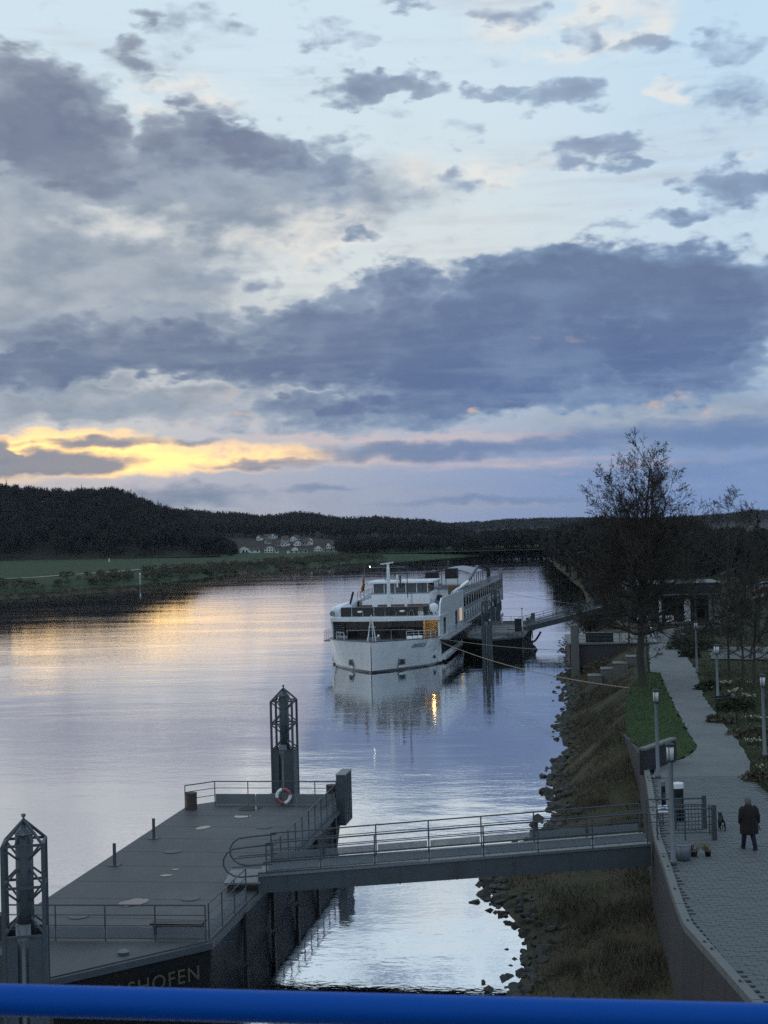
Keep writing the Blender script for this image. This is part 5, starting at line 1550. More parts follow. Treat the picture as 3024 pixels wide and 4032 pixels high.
house(1141, 1212, 2178, 1.9, 2.9, 8, 'long grey barn with a dark roof at the meadow edge', M_PLASTERG, gable=False, floors=1, nwin=4)
house(1148, 1174, 2168, 1.6, 3.0, 8, 'low white gabled house peeking over the long grey barn', floors=0)
house(1236, 1270, 2170, 2.2, 4.4, 8, 'white gabled house at the right end of the farm row', floors=1, nwin=3)
house(1272, 1352, 2172, 1.6, 2.5, 8, 'low grey shed row right of the last farm house', M_PLASTERG, gable=False, floors=1, nwin=4)
vill = [(1008, 1026, 2128, 0), (1036, 1056, 2124, 1), (1060, 1084, 2121, 0), (1085, 1104, 2150, 1), (1106, 1130, 2151, 0), (1112, 1136, 2133, 1), (1142, 1166, 2131, 0), (1164, 1180, 2128, 1), (1160, 1186, 2149, 0), (1190, 1212, 2148, 1), (1214, 1232, 2139, 0), (1050, 1070, 2142, 1), (1284, 1302, 2160, 0), (1306, 1330, 2158, 1), (1538, 1552, 2146, 0)]
vl = ['leftmost and highest small white house on the village slope', 'small grey house right of the leftmost village house', 'pale house in the top row of the village', 'pale grey house just above the tall farmhouse', 'pale house in the middle of the village', 'grey house above the middle of the village', 'bright white gabled house high in the village', 'small grey house right of the bright village gable', 'pale house below the bright village gable', 'grey house at the lower right of the village', 'small pale house at the right end of the village', 'small grey house behind the farmhouse chimney', 'small pale house above the right farm house', 'low grey house at the far right of the village', 'lone white gabled house among trees left of the church']
for (a0, a1, pb, g_), lab in zip(vill, vl):
    house(a0, a1, pb, 2.6, 4.6, 8, lab, M_PLASTERG if g_ else M_PLASTER, M_ROOFR if g_ else M_ROOF, gable=not g_, floors=1, nwin=2, rz=random.uniform(-.4, .4))
b = ground_hit(1744, 2152, 1100)
ch = empty('church', (b.x, b.y, b.z), .1, 'pale church with a square tower on the far bank', 'church')
s = b.y / F
MB().box((0, 3, 18 * s), (13 * s, 13 * s, 40 * s)).build('tower', M_PLASTERC, ch)
MB().lathe([(10 * s, 0), (6 * s, 2 * s), (0, 4 * s)], (0, 3, 37 * s), 4).build('tower_roof', M_ROOF, ch)
MB().box((0, 3 - 6.6 * s, 27 * s), (4 * s, .2, 6 * s)).build('belfry_window', M_GLASS, ch)
MB().add([(-26 * s, 0, -2), (-6 * s, 0, -2), (-6 * s, 0, 9 * s), (-26 * s, 0, 9 * s), (-6 * s, 6, 16 * s), (-26 * s, 6, 16 * s), (-26 * s, 12, 9 * s), (-6 * s, 12, 9 * s), (-26 * s, 12, -2), (-6 * s, 12, -2)], [(0, 1, 2, 3), (0, 3, 5, 6, 8), (1, 9, 7, 4, 2), (8, 6, 7, 9)]).build('nave', M_PLASTERC, ch)
MB().add([(-27 * s, -.4, 8.6 * s), (-5 * s, -.4, 8.6 * s), (-5 * s, 6, 16.6 * s), (-27 * s, 6, 16.6 * s)], [(0, 1, 2, 3)]).build('nave_roof', M_ROOFR, ch).modifiers.new('t', 'SOLIDIFY').thickness = .25
MB().box((14 * s, 3, 5 * s), (16 * s, 7, 14 * s)).build('sacristy', M_PLASTER, ch)
b = ground_hit(1944, 2124, 1500)
s = b.y / F
tw = empty('twin_tower_church', (b.x, b.y, b.z), 0, 'distant pale church with twin towers above the right bank trees', 'church')
for x, h in ((-7 * s, 26 * s), (6 * s, 30 * s)):
    MB().box((x, 0, h / 2), (6 * s, 6 * s, h)).build('tower', M_PLASTER, tw)
    MB().lathe([(4.4 * s, 0), (3 * s, 3 * s), (0, 6 * s)], (x, 0, h), 4).build('tower_roof', M_ROOF, tw)
MB().box((0, 6, 5 * s), (18 * s, 8, 12 * s)).build('nave', M_PLASTERG, tw)
b = at(552, 2303, 0)
mk = empty('channel_marker', (b.x, b.y, -.3), 0, 'thin white channel marker post standing in the water off the left bank', 'marker post')
MB().bar((0, 0, -1), (0, 0, 3.9), .12, 8).build('post', M_WHITE, mk)
MB().box((0, 0, 4.0), (.5, .1, .7)).build('topmark', M_WHITE, mk)
# pale waymark on the meadow edge
b = ground_hit(430, 2213, 800)
wm = empty('waymark', (b.x, b.y, b.z), 0, 'small white waymark post at the foot of the wooded hill', 'post')
MB().box((0, 0, .9), (.6, .3, 2.4), top=(.8, .8)).build('post_body', M_PLASTER, wm)

# ---------------------------------------------------------------- vegetation helpers
def tris_mesh(name, T, m, parent=None, kind=None):
    T = np.asarray(T, dtype=np.float32).reshape(-1, 3)
    me = mesh_np(name, T, np.arange(len(T), dtype=np.int32).reshape(-1, 3), m)
    o = place(name, me, parent)
    return tag(o, kind=kind) if kind else o
def blades(base, h, w, lean, rng):
    n = len(base)
    t = rng.uniform(0, 2 * np.pi, n)
    wv = np.stack([np.cos(t), np.sin(t), np.zeros(n)], 1) * (w * rng.uniform(.6, 1.3, n))[:, None]
    l = rng.normal(0, lean, (n, 2))
    tip = base + np.stack([l[:, 0] * h, l[:, 1] * h, h * rng.uniform(.5, 1.2, n)], 1)
    return np.stack([base - wv, base + wv, tip], 1)
def fuzz_tree(rng, n, wd=.022, trunk=True):
    """unit-height bare tree: trunk and a crown of small twig blades"""
    u = rng.normal(size=(n, 3)); u /= np.linalg.norm(u, axis=1)[:, None]
    r = rng.uniform(.25, 1, n) ** .6
    lump = 1 + .22 * np.sin(u[:, 0] * 4 + rng.uniform(0, 6)) * np.cos(u[:, 2] * 3 + rng.uniform(0, 6))
    c = np.stack([u[:, 0] * .27 * r * lump, u[:, 1] * .27 * r * lump, .60 + u[:, 2] * .36 * r * lump], 1)
    d = u * .55 + np.array([0, 0, .75]) + rng.normal(0, .35, (n, 3)); d /= np.linalg.norm(d, axis=1)[:, None]
    ln = rng.uniform(.07, .17, n)[:, None]
    sidev = np.cross(d, rng.normal(size=(n, 3))); sidev /= np.linalg.norm(sidev, axis=1)[:, None]
    sidev *= wd * rng.uniform(.6, 1.4, n)[:, None]
    T = np.stack([c - d * ln * .5 - sidev, c - d * ln * .5 + sidev, c + d * ln * .6], 1)
    if trunk:
        a = np.array([[-.018, 0, -.06], [.018, 0, -.06], [0, 0, .75]]); b = np.array([[0, -.018, -.06], [0, .018, -.06], [0, 0, .75]])
        T = np.concatenate([T, [a, b]])
    return T
def conifer(rng, n):
    z = rng.uniform(.08, 1, n) ** 1.1
    t = rng.uniform(0, 2 * np.pi, n)
    R = .17 * (1 - z) + .01
    c = np.stack([np.zeros(n), np.zeros(n), z], 1)
    tip = np.stack([np.cos(t) * R, np.sin(t) * R, z - .05 - R * .25], 1)
    s = np.stack([-np.sin(t), np.cos(t), np.zeros(n)], 1) * (R * .35)[:, None]
    return np.concatenate([np.stack([c, tip - s, tip + s], 1), np.array([[[-.015, 0, -.05], [.015, 0, -.05], [0, 0, 1.02]]])])
def plant(protos, locs, hs, rng, wscale=1.0):
    out = []
    for (x, y, z), h in zip(locs, hs):
        T = protos[rng.integers(len(protos))]
        a = rng.uniform(0, 6.28); c, s = math.cos(a), math.sin(a)
        M = np.array([[c, s, 0], [-s, c, 0], [0, 0, 1]]) * h
        M[:, :2] *= wscale * rng.uniform(.8, 1.25)
        out.append(T @ M + np.array([x, y, z]))
    return np.concatenate(out)
def on_rows(rows, rng, n, j0, j1):
    A = np.array(rows)
    nr, nc = A.shape[:2]
    i = rng.uniform(0, nr - 1.001, n); j = rng.uniform(j0, min(j1, nc - 1.001), n)
    i0, j0_ = i.astype(int), j.astype(int); fi, fj = (i - i0)[:, None], (j - j0_)[:, None]
    return A[i0, j0_] * (1 - fi) * (1 - fj) + A[i0 + 1, j0_] * fi * (1 - fj) + A[i0, j0_ + 1] * (1 - fi) * fj + A[i0 + 1, j0_ + 1] * fi * fj
rng = np.random.default_rng(7)
PB = [fuzz_tree(rng, 260, .020) for _ in range(8)]
PM = [fuzz_tree(rng, 110, .032) for _ in range(8)]
PS = [fuzz_tree(rng, 46, .05) for _ in range(8)]
PCN = [conifer(rng, 120) for _ in range(4)]
# wooded hill on the left
L = on_rows(hillA[1], rng, 1700, 0.2, 12)
L = L[(L[:, 0] / L[:, 1] * F + 1512) < 860 + 60 * (L[:, 1] > 1000)]
tris_mesh('hillside_wood', plant(PB, L, rng.uniform(11, 17, len(L)), rng, 1.15), M_WOOD_F, kind='stuff')
crest = [(px, py) for px, py in ((150, 1925), (262, 1935), (280, 1932), (320, 1918), (388, 1940), (540, 1960), (560, 1965), (592, 1975), (622, 1985), (230, 1940), (25, 1905))]
pts = [(lambda p: (p.x, p.y, p.z - 12.5))(atd(px, py, 1115)) for px, py in crest]
tris_mesh('crest_spruces', plant(PCN, pts, rng.uniform(13.5, 17, len(pts)), rng), M_CONIF, kind='stuff')
L = on_rows(hillA[1], rng, 60, 0.5, 9)
tris_mesh('hillside_spruces', plant(PCN, L, rng.uniform(10, 16, len(L)), rng), M_CONIF, kind='stuff')
# middle ridge and far ridge
L = on_rows(hillB[1], rng, 2900, 3.5, 17)
tris_mesh('ridge_wood', plant(PM, L, rng.uniform(10, 16, len(L)), rng, 1.2), M_WOOD_F, kind='stuff')
L = on_rows(hillB[1], rng, 160, 9, 15)
tris_mesh('ridge_spruces', plant(PCN, L, rng.uniform(11, 18, len(L)), rng), M_CONIF, kind='stuff')
L = on_rows(hillC[1], rng, 3400, 6, 18)
tris_mesh('far_ridge_wood', plant(PS, L, rng.uniform(11, 17, len(L)), rng, 1.6), M_WOOD_F, kind='stuff')
# riverside woods: far bend, right bank point
L = []
while len(L) < 420:
    px = rng.uniform(1330, 2180); d = rng.uniform(960, 1060)
    u = (px - 1512) / F
    if px < 1500: d -= (1500 - px) * .35
    L.append((u * d, d, 2.6))
hs = np.array([rng.uniform(8, 13) if x / y * F + 1512 < 1900 else rng.uniform(11, 16) for x, y, z in L])
tris_mesh('far_bend_wood', plant(PB, L, hs, rng, 1.25), M_WOOD_F, kind='stuff')
L = []
while len(L) < 330:
    y = rng.uniform(300, 900)
    x = interp(LE, y) - 6 + rng.exponential(30)
    if y < 420 and x < interp(LE, y) + 2: continue
    L.append((x, y, ZP - .3 if x > interp(LE, y) else 1.5))
for k in range(170):
    y = rng.uniform(360, 930); x = wx(y) + rng.uniform(.5, 16)
    L.append((x, y, max(.3, bank_z(x, y)) - .2))
hs = np.array([rng.uniform(11, 17.5) * (1.0 if y > 380 else .85) * (1 if x / y < .22 else .72) for x, y, z in L])
tris_mesh('right_bank_wood', plant(PB, L, hs, rng, 1.25), M_WOOD_F, kind='stuff')
L = []
while len(L) < 150:
    y = rng.uniform(235, 480); x = y * rng.uniform(.20, .34)
    L.append((x, y, ZP - .3))
tris_mesh('garden_side_wood', plant(PB, L, rng.uniform(7, 11.5, len(L)), rng, 1.3), M_WOOD_F, kind='stuff')
b = atd(2985, 2110, 330)
tris_mesh('right_spruce', plant(PCN, [(b.x, b.y, ZP)], [15.5], rng, 1.3), M_CONIF)
tag(bpy.data.objects['right_spruce'], 'single dark spruce above the shrubs at the right edge', 'tree')
# shrubs along the left bank
L, hs = [], []
for k in range(900):
    y = rng.uniform(330, 880)
    a = lwx(y); d = abs(rng.normal(12, 8))
    if mnoise.noise((y * .035, 2.0, 1.0)) < -.25 and d > 6: continue
    L.append((a - d * .8, y + d * .6, left_z(d) - .2)); hs.append(rng.uniform(1.2, 3.6))
tris_mesh('left_bank_shrubs', plant(PM, L, np.array(hs), rng, 2.1), M_BUSH, kind='stuff')
L, hs = [], []
for k in range(260):
    i = rng.integers(4)
    px0, py0, px1, py1 = [(-250, 2365, 330, 2338), (150, 2343, 640, 2313), (860, 2262, 1060, 2249), (1090, 2243, 1170, 2239)][i]
    p = at(px0, py0, 0).lerp(at(px1, py1, 0), rng.uniform(.05, .95))
    L.append((p.x, p.y + rng.normal(0, 1.2), .15)); hs.append(rng.uniform(.5, 1.6))
tris_mesh('spit_reeds', plant(PS, L, np.array(hs), rng, 2.4), M_WEED, kind='stuff')
# a few bare trees on the crest of the hill that stand clear against the sky

# ---------------------------------------------------------------- bare trees near the path
def bare_tree(name, loc, H, seed, label, spread=5.0, limbs=26, fine=3, leaders=3, crown_lo=.2, r0=.2, group=None, buds=0, lean=(0, 0)):
    rnd = random.Random(seed)
    segs_t, segs_c = [], []
    tips = []
    def rv(s):
        return Vector((rnd.gauss(0, s), rnd.gauss(0, s), rnd.gauss(0, s)))
    def grow(p, d, L, r, lvl, n, wobble=None):
        q = p.copy(); d = d.normalized()
        pts = []
        for i in range(n):
            d = (d + rv(wobble or (.10 if lvl else .05)) + Vector((0, 0, .07 if lvl == 1 else .04 if lvl else .02))).normalized()
            e = q + d * (L / n)
            ra, rb = r * (1 - .8 * i / n), r * (1 - .8 * (i + 1) / n)
            (segs_t if lvl <= 1 else segs_c).append((q, e, ra, rb))
            pts.append((e, d.copy(), rb))
            q = e
        tips.append(q)
        return pts
    def side(d, ang):
        a = d.cross(rv(1)).normalized()
        return (d * math.cos(ang) + a * math.sin(ang)).normalized()
    def branch(p, d, L, r, lvl):
        n = {1: 7, 2: 5, 3: 3, 4: 2}[lvl]
        pts = grow(p, d, L, r, lvl, n)
        if lvl == 4: return
        cnt = {1: int(4 + L * 2.4), 2: 7, 3: fine}[lvl]
        for k in range(cnt):
            t = rnd.uniform(.18, 1) if lvl < 3 else rnd.uniform(.2, 1)
            i = min(n - 1, int(t * n))
            e, dd, rr = pts[i]
            branch(e, side(dd, rnd.uniform(.45, .95)), L * rnd.uniform(.28, .52) * (1.15 - .5 * t), max(.006, rr * .6), lvl + 1)
    # trunk, splitting into leaders
    base = Vector((0, 0, -.2))
    hs = H * rnd.uniform(.30, .36)
    tr = grow(base, Vector((lean[0], lean[1], 1)), hs, r0, 0, 6)
    for q, e, a, b in segs_t[-6:]: pass
    segs_t[:] = [(q, e, r0 * (1 - .25 * i / 6), r0 * (1 - .25 * (i + 1) / 6)) for i, (q, e, a, b) in enumerate(segs_t)]
    MB().lathe([(r0 * 1.5, -.2), (r0 * 1.2, .15), (r0 * 1.02, .5)], n=10)
    stems = []
    for k in range(leaders):
        d0 = Vector((0, 0, 1)) if k == 0 else Vector((math.cos(k * 2.4 + seed) * (.10 + .05 * k), math.sin(k * 2.4 + seed) * (.10 + .05 * k), 1))
        st = grow(segs_t[5][1], d0, (H - hs) * (.92 if k == 0 else .92 - .045 * k), r0 * (.66 if k == 0 else .5), 1, 9, .035)
        stems.append(st)
    for k in range(limbs):
        t = crown_lo + (1 - crown_lo) * ((k + rnd.random()) / limbs)
        z = t * H
        if z < hs:
            q, e, a, b = segs_t[min(5, int(z / hs * 6))]
            p, rr = q.lerp(e, .5), a
        else:
            st = stems[k % leaders]
            i = min(8, int((z - hs) / (H - hs) * 9))
            p, _, rr = st[i]
        az = k * 2.39996 + rnd.uniform(-.4, .4)
        el = -.02 + 1.12 * t ** 1.15
        d = Vector((math.cos(az) * math.cos(el), math.sin(az) * math.cos(el), math.sin(el)))
        rel = (t - crown_lo) / (1 - crown_lo)
        L = spread * (1.0 - .60 * rel) * rnd.uniform(.75, 1.1) * (1.0 if rel > .08 else .8)
        branch(p, d, L, max(.02, min(rr * .6, .10)), 1)
    def tubes(segs, n):
        P = np.array([s[0][:] for s in segs]); Q = np.array([s[1][:] for s in segs])
        ra = np.array([s[2] for s in segs])[:, None]; rb = np.array([s[3] for s in segs])[:, None]
        d = Q - P; d /= np.linalg.norm(d, axis=1)[:, None] + 1e-9
        up = np.where(np.abs(d[:, 2:3]) < .9, np.array([[0, 0, 1.]]), np.array([[1., 0, 0]]))
        a = np.cross(d, up); a /= np.linalg.norm(a, axis=1)[:, None]; b = np.cross(a, d)
        V = []
        for k in range(n):
            t = 2 * math.pi * k / n
            o = a * math.cos(t) + b * math.sin(t)
            V.append(P + o * ra); V.append(Q + o * rb)
        V = np.stack(V, 1).reshape(-1, 3)
        f = []
        for k in range(n):
            k2 = (k + 1) % n
            f.append((2 * k, 2 * k2, 2 * k2 + 1, 2 * k + 1))
        Fq = (np.arange(len(segs))[:, None, None] * (2 * n) + np.array(f)[None]).reshape(-1, 4)
        return V, Fq
    R = empty(name, loc, 0, label, 'tree', group)
    V, Fq = tubes(segs_t, 7)
    place('trunk', mesh_np('trunk', V, Fq, M_BARK, True), R)
    V, Fq = tubes([(q, e, max(a, .012), max(b, .008)) for q, e, a, b in segs_c], 3)
    cr = place('crown', mesh_np('crown', V, Fq, M_TWIG), R)
    if buds:
        B = np.array([t[:] for t in rnd.sample(tips, min(buds, len(tips)))])
        rg = np.random.default_rng(seed)
        T = np.concatenate([np.stack([B + rg.normal(0, .04, B.shape), B + rg.normal(0, .06, B.shape), B + rg.normal(0, .06, B.shape)], 1) for _ in range(2)])
        o = tris_mesh('old_leaf_clusters', T, M_BUD, cr, 'stuff')
    return R
L, hs = [], []
for k in range(330):
    y = 186 + 190 * rng.random(); x = wx(y) + (interp(LE, y) + 5 - wx(y)) * rng.uniform(.05, 1.0)
    L.append((x, y, max(.1, min(ZP, bank_z(x, y))) - .2)); hs.append(rng.uniform(1.2, 3.6))
tris_mesh('right_bank_scrub', plant(PM, L, np.array(hs), rng, 1.7), M_WOOD_F, kind='stuff')
w = at(2532, 2705, ZP)
bare_tree('bare_tree', (w.x, w.y, ZP), 16.4, 3, 'tall bare tree with a wide crown standing on the lawn by the path', 5.5, 105, 3, 7, .21, .31, 'bare trees on the right bank', 500)
spots = [(2926, 2712, 7.2, 'bare tree with pale trunk right of the square headed lamp'), (2873, 2668, 6.8, 'slim bare tree left of the pale trunked one in the garden'), (2972, 2700, 7.4, 'bare garden tree nearest the right lamp post'),
         (2838, 2506, 13.8, 'bare tree with a low fork in front of the pavilion end'), (3040, 2645, 8.0, 'bare tree at the right edge, mostly cut by the frame'), (2952, 2598, 7.6, 'bare tree standing before the pale plaza paving'),
         (2905, 2560, 8.4, 'bare tree behind the garden in front of the parked cars'), (2990, 2530, 9.0, 'bare tree farther back below the parked cars'), (2690, 2452, 8.0, 'small bare tree beside the pavilion'),
         (2478, 2560, 6.5, 'slender bare tree on the terrace edge behind the big trunk'), (2556, 2655, 4.5, 'young bare tree at the top corner of the lawn'), (2300, 2560, 6.0, 'leaning bare shrub tree low on the bank by the far gangway')]
for i, (px, py, h, lab) in enumerate(spots):
    w = at(px, py, ZP if px != 2300 else 1.0)
    bare_tree('bare_tree', (w.x, w.y, w.z), h, 20 + i, lab, h * .40, 20 if h > 5 else 12, 2 if h < 9 else 3, 2, .28, .055 + h * .008, 'bare trees on the right bank', 60, (0, 0) if px != 2300 else (-.3, 0))

# ---------------------------------------------------------------- stones along the water
random.seed(21)
def stone_mesh(k):
    bm = bmesh.new()
    r = random.Random(k)
    for i in range(15):
        v = Vector((r.gauss(0, 1), r.gauss(0, 1), r.gauss(0, 1))).normalized()
        bm.verts.new((v.x * r.uniform(.8, 1.1), v.y * r.uniform(.7, 1.0), v.z * r.uniform(.5, .75)))
    res = bmesh.ops.convex_hull(bm, input=bm.verts[:])
    bmesh.ops.delete(bm, geom=[g for g in res['geom_interior'] if isinstance(g, bmesh.types.BMVert)], context='VERTS')
    me = bpy.data.meshes.new('stone'); bm.to_mesh(me); bm.free()
    me.materials.append(M_STONE)
    return me
SM = [stone_mesh(k) for k in range(9)]
st = []
for k in range(1100):
    y = 36 + 140 * random.random() ** 1.2
    x = wx(y) + random.gauss(.25, .42) * (1 if y < 110 else 1.4)
    s = random.uniform(.10, .30) * (1.0 if y < 60 else 1.2)
    st.append((x, y, max(-.06, bank_z(x, y)) + s * .12, s))
for (px, py, s) in ((2140, 3118, .32), (2165, 3120, .38), (2170, 3178, .36), (2200, 3060, .25), (1905, 3525, .34), (1918, 3490, .22), (1960, 3548, .36), (1914, 3455, .2), (1925, 3545, .2), (1940, 3500, .2), (2215, 2870, .25), (1926, 3900, .2), (1920, 3930, .16), (1905, 3870, .12), (2060, 3585, .25), (1985, 3480, .35), (2215, 2995, .3), (2100, 3250, .3), (2205, 2985, .28)):
    p = at(px, py, 0); st.append((p.x, p.y, .03, s))
st.sort(key=lambda t: -t[3] / t[1])
for (x, y, z, s) in st[:300]:
    place('stone', random.choice(SM), bank, (x, y, z), (random.uniform(-.4, .4), random.uniform(-.4, .4), random.uniform(0, 6.28)), (s * random.uniform(.8, 1.3), s * random.uniform(.8, 1.2), s))
mb = MB()
for (x, y, z, s) in st[300:]:
    me = random.choice(SM)
    a = random.uniform(0, 6.28); c, sn = math.cos(a), math.sin(a)
    mb.add([(x + s * (v.co.x * c - v.co.y * sn), y + s * (v.co.x * sn + v.co.y * c), z + s * v.co.z) for v in me.vertices], [tuple(p.vertices) for p in me.polygons])
tag(mb.build('riprap', M_STONE, bank), kind='stuff')

# ---------------------------------------------------------------- weeds, grass, shrubs, flowers
rng = np.random.default_rng(3)
B, hh = [], []
for k in range(90000):
    y = 30 + 112 * rng.random() ** 1.15
    a, e = wx(y), interp(LE, y)
    x = a + (e - a) * rng.uniform(.10, 1.0)
    nz = mnoise.noise((x * .35, y * .35, 2.0))
    if rng.random() > .35 + .9 * nz: continue
    B.append((x, y, bank_z(x, y) - .02)); hh.append((.16 + .30 * max(0, nz + .3)) * rng.uniform(.5, 1.5))
B = np.array(B); hh = np.array(hh)
tris_mesh('bank_weeds', blades(B, hh, .010 + B[:, 1] * .00012, .45, rng), M_WEED, kind='stuff')
sel = rng.random(len(B)) < .35
tris_mesh('bank_grass', blades(B[sel] + rng.normal(0, .2, (sel.sum(), 3)) * np.array([1, 1, 0]), hh[sel] * .7, .02, .5, rng), M_HEDGE, kind='stuff')
LP = [(p[0], p[1]) for p in LAWN]
B = []
while len(B) < 16000:
    x, y = rng.uniform(11, 21), rng.uniform(60, 112)
    if inside(LP, x, y): B.append((x, y, ZP + .12))
B = np.array(B)
tris_mesh('lawn_grass', blades(B, np.full(len(B), .085), .012, .5, rng), M_GRASSB, kind='stuff')
PPp = [(p[0], p[1]) for p in PATH]; PR = [(p[0], p[1]) for p in PROM]
B, hh = [], []
while len(B) < 46000:
    y = 45 + 110 * rng.random() ** 1.3; x = y * rng.uniform(.19, .36)
    if inside(PPp, x, y) or inside(LP, x, y) or inside(PR, x, y): continue
    if x < interp(LE, y) + .5: continue
    nz = mnoise.noise((x * .3, y * .3, 8.0))
    if y > 118 and rng.random() < .6: continue
    if inside(PPp, x - .5, y) and nz > .1: continue
    B.append((x, y, ZP + .02)); hh.append(.12 + .38 * max(0, nz + .25) * rng.uniform(.5, 1.4))
B = np.array(B); hh = np.array(hh)
g_ = rng.random(len(B)) < .5
tris_mesh('garden_grass', blades(B[g_], hh[g_], .028, .5, rng), M_GRASSB, kind='stuff')
tris_mesh('garden_undergrowth', blades(B[~g_], hh[~g_] * 1.1, .026, .55, rng), M_BUSH, kind='stuff')
def bush(px, py, w_, h, label, m=None, n=900, name='bush', group='dark bushes in the garden', z=ZP):
    p = at(px, py, z)
    R = empty(name, (p.x, p.y, z), 0, label, 'bush', group)
    u = rng.normal(size=(n, 3)); u /= np.linalg.norm(u, axis=1)[:, None]
    r = rng.uniform(.3, 1, n) ** .5 * (1 + .25 * np.sin(u[:, 0] * 5 + px) * np.cos(u[:, 1] * 4))
    c = np.stack([u[:, 0] * w_ * r, u[:, 1] * w_ * .7 * r, np.abs(u[:, 2]) * h * r + .05], 1)
    T = np.stack([c + rng.normal(0, .07, (n, 3)), c + rng.normal(0, .09, (n, 3)), c + rng.normal(0, .09, (n, 3))], 1)
    tris_mesh('foliage', T, m or M_HEDGE, R)
    mb = MB()
    for k in range(7):
        a = k * .9
        mb.tube([(0, 0, -.05), (w_ * .5 * math.cos(a), w_ * .35 * math.sin(a), h * .7)], [.03, .008], 5)
    mb.build('stems', M_TWIG, R)
for a in ((2680, 2560, 1.6, 1.3, 'dark evergreen bush at the right edge of the path top'), (2705, 2525, 2.0, 1.6, 'dark bush behind the path top bush'), (2755, 2560, 1.6, 1.1, 'low dark bush under the distant lamp'), (2720, 2590, 1.0, .9, 'small bush right of the path near the lamp'),
          (2770, 2490, 3.0, 1.4, 'wide dark hedge in front of the pavilion pier'), (2830, 2500, 2.6, 1.2, 'hedge piece right of the pavilion'), (2790, 2720, .9, .6, 'low brown shrub beside the path bend')):
    bush(*a)
bush(2845, 2850, .9, .5, 'low shrub at the path edge below the bend', M_BUSH)
bush(2895, 2800, 1.3, .8, 'dark shrub in the flower bed behind the square headed lamp')
bush(2985, 2900, 1.4, .5, 'low shrub left of the right edge lamp', M_BUSH)
bush(3000, 3080, 1.0, .4, 'low shrub at the right edge below the lamp', M_BUSH)
bush(2290, 2600, 1.6, 1.3, 'brown shrub at the water edge under the abutment', M_BUSH, z=.6, group='brown shrubs on the bank')
bush(2370, 2640, 1.6, 1.1, 'brown shrub on the slope left of the concrete blocks', M_BUSH, z=1.4, group='brown shrubs on the bank')
for q, (px, py, z, w_, lab) in enumerate(((2330, 3640, .7, .7, 'dry grass clump on the bank below the gangway, left'), (2440, 3720, .8, .8, 'dry grass clump near the wall foot below the gangway'), (2250, 3800, .5, .8, 'dry grass clump low on the bank above the blue railing'), (2500, 3860, .9, .7, 'dry grass clump beside the wall foot above the blue railing'), (2360, 3120, 1.4, 1.0, 'brown scrub clump on the bank left of the wall end'), (2400, 2960, 2.2, 1.0, 'brown scrub clump on the slope below the lawn'))):
    p = at(px, py, z)
    R = empty('grass_clump', (p.x, p.y, max(.1, bank_z(p.x, p.y))), 0, lab, 'grass', 'dry clumps on the bank')
    c = np.stack([rng.normal(0, w_ * .35, 420), rng.normal(0, w_ * .3, 420), rng.uniform(-.12, .0, 420)], 1)
    tris_mesh('dry_blades', blades(c, np.full(420, .55), .012, .35, rng), M_WEED, R, 'stuff')
bush(2268, 2545, 1.8, 1.5, 'brown shrub at the bank corner by the far gangway', M_BUSH, z=.5, group='brown shrubs on the bank')
fl = [(2815, 2722), (2868, 2702), (2880, 2737), (2900, 2730), (2938, 2752), (2962, 2756), (2992, 2842), (2958, 2840), (2985, 2932), (2960, 2934), (3012, 3042), (2860, 2700), (2925, 2690), (2950, 2700)]
wds = ['first from the left in the bed right of the path', 'left of the square headed lamp base', 'just right of the square headed lamp', 'second right of the square headed lamp', 'under the pale trunked tree', 'right of the pale trunked tree', 'beside the right lamp post', 'left of the right lamp post', 'below the right lamp, nearer the frame edge', 'below the right lamp, nearer the path', 'lowest, at the right edge', 'farthest left behind the lamp', 'in front of the plaza', 'at the plaza corner']
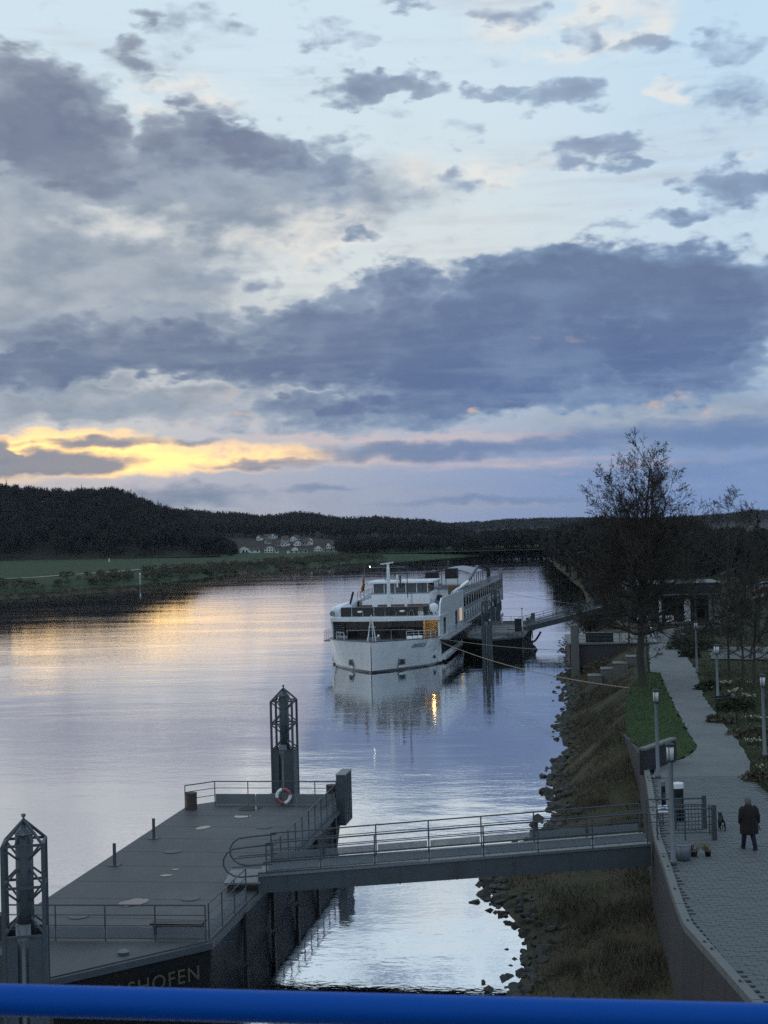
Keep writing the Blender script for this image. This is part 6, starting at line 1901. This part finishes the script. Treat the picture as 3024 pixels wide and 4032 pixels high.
for (px, py), wd in zip(fl, wds):
    p = at(px, py, ZP)
    R = empty('flower_clump', (p.x, p.y, ZP), 0, 'pale flower clump ' + wd, 'flowers', 'pale flower clumps in the garden')
    c = np.stack([rng.normal(0, .22, 60), rng.normal(0, .16, 60), rng.uniform(.0, .05, 60)], 1)
    tris_mesh('leaves', blades(c, np.full(60, .28), .02, .4, rng), M_GRASSB, R)
    c = np.stack([rng.normal(0, .20, 26), rng.normal(0, .15, 26), rng.uniform(.22, .36, 26)], 1)
    tris_mesh('petals', np.stack([c + rng.normal(0, .035, (26, 3)), c + rng.normal(0, .035, (26, 3)), c + rng.normal(0, .035, (26, 3))], 1), M_FLOWER, R, 'stuff')
p = at(2862, 2795, ZP)
be = empty('park_bench', (p.x, p.y, ZP), .6, 'dark park bench among the shrubs right of the path', 'bench')
for k in range(3):
    MB().box((0, -.15 + k * .15, .45), (1.4, .12, .04)).build('seat_slat', M_NAVY, be)
for k in range(2):
    MB().box((0, .28 + .04 * k, .62 + k * .16), (1.4, .04, .12)).build('back_slat', M_NAVY, be)
for x in (-.6, .6):
    MB().box((x, .05, .22), (.06, .45, .44)).build('leg', M_STEELD, be)
p = at(2888, 2790, ZP)
pp = empty('marker_stone', (p.x, p.y, ZP), .3, 'pale upright stone marker beside the park bench', 'stone')
MB().box((0, 0, .45), (.28, .2, .9), top=(.7, .7)).build('stone_body', M_CONCL, pp, bevel=.03)

# ---------------------------------------------------------------- hazy evening air
HAZE = 0.000028
hz = MB().box((200, 2300, 39), (9000, 5600, 86)).build('haze', None)
tag(hz, kind='stuff')
hm = bpy.data.materials.new('haze'); hm.use_nodes = True
T = NT(hm.node_tree); T.n.clear()
out = T.new('ShaderNodeOutputMaterial'); pv_ = T.new('ShaderNodeVolumePrincipled')
pv_.inputs['Color'].default_value = (.72, .82, 1.0, 1)
pv_.inputs['Density'].default_value = HAZE
pv_.inputs['Anisotropy'].default_value = 0.0
T.l.new(pv_.outputs[0], out.inputs['Volume'])
hz.data.materials.append(hm)
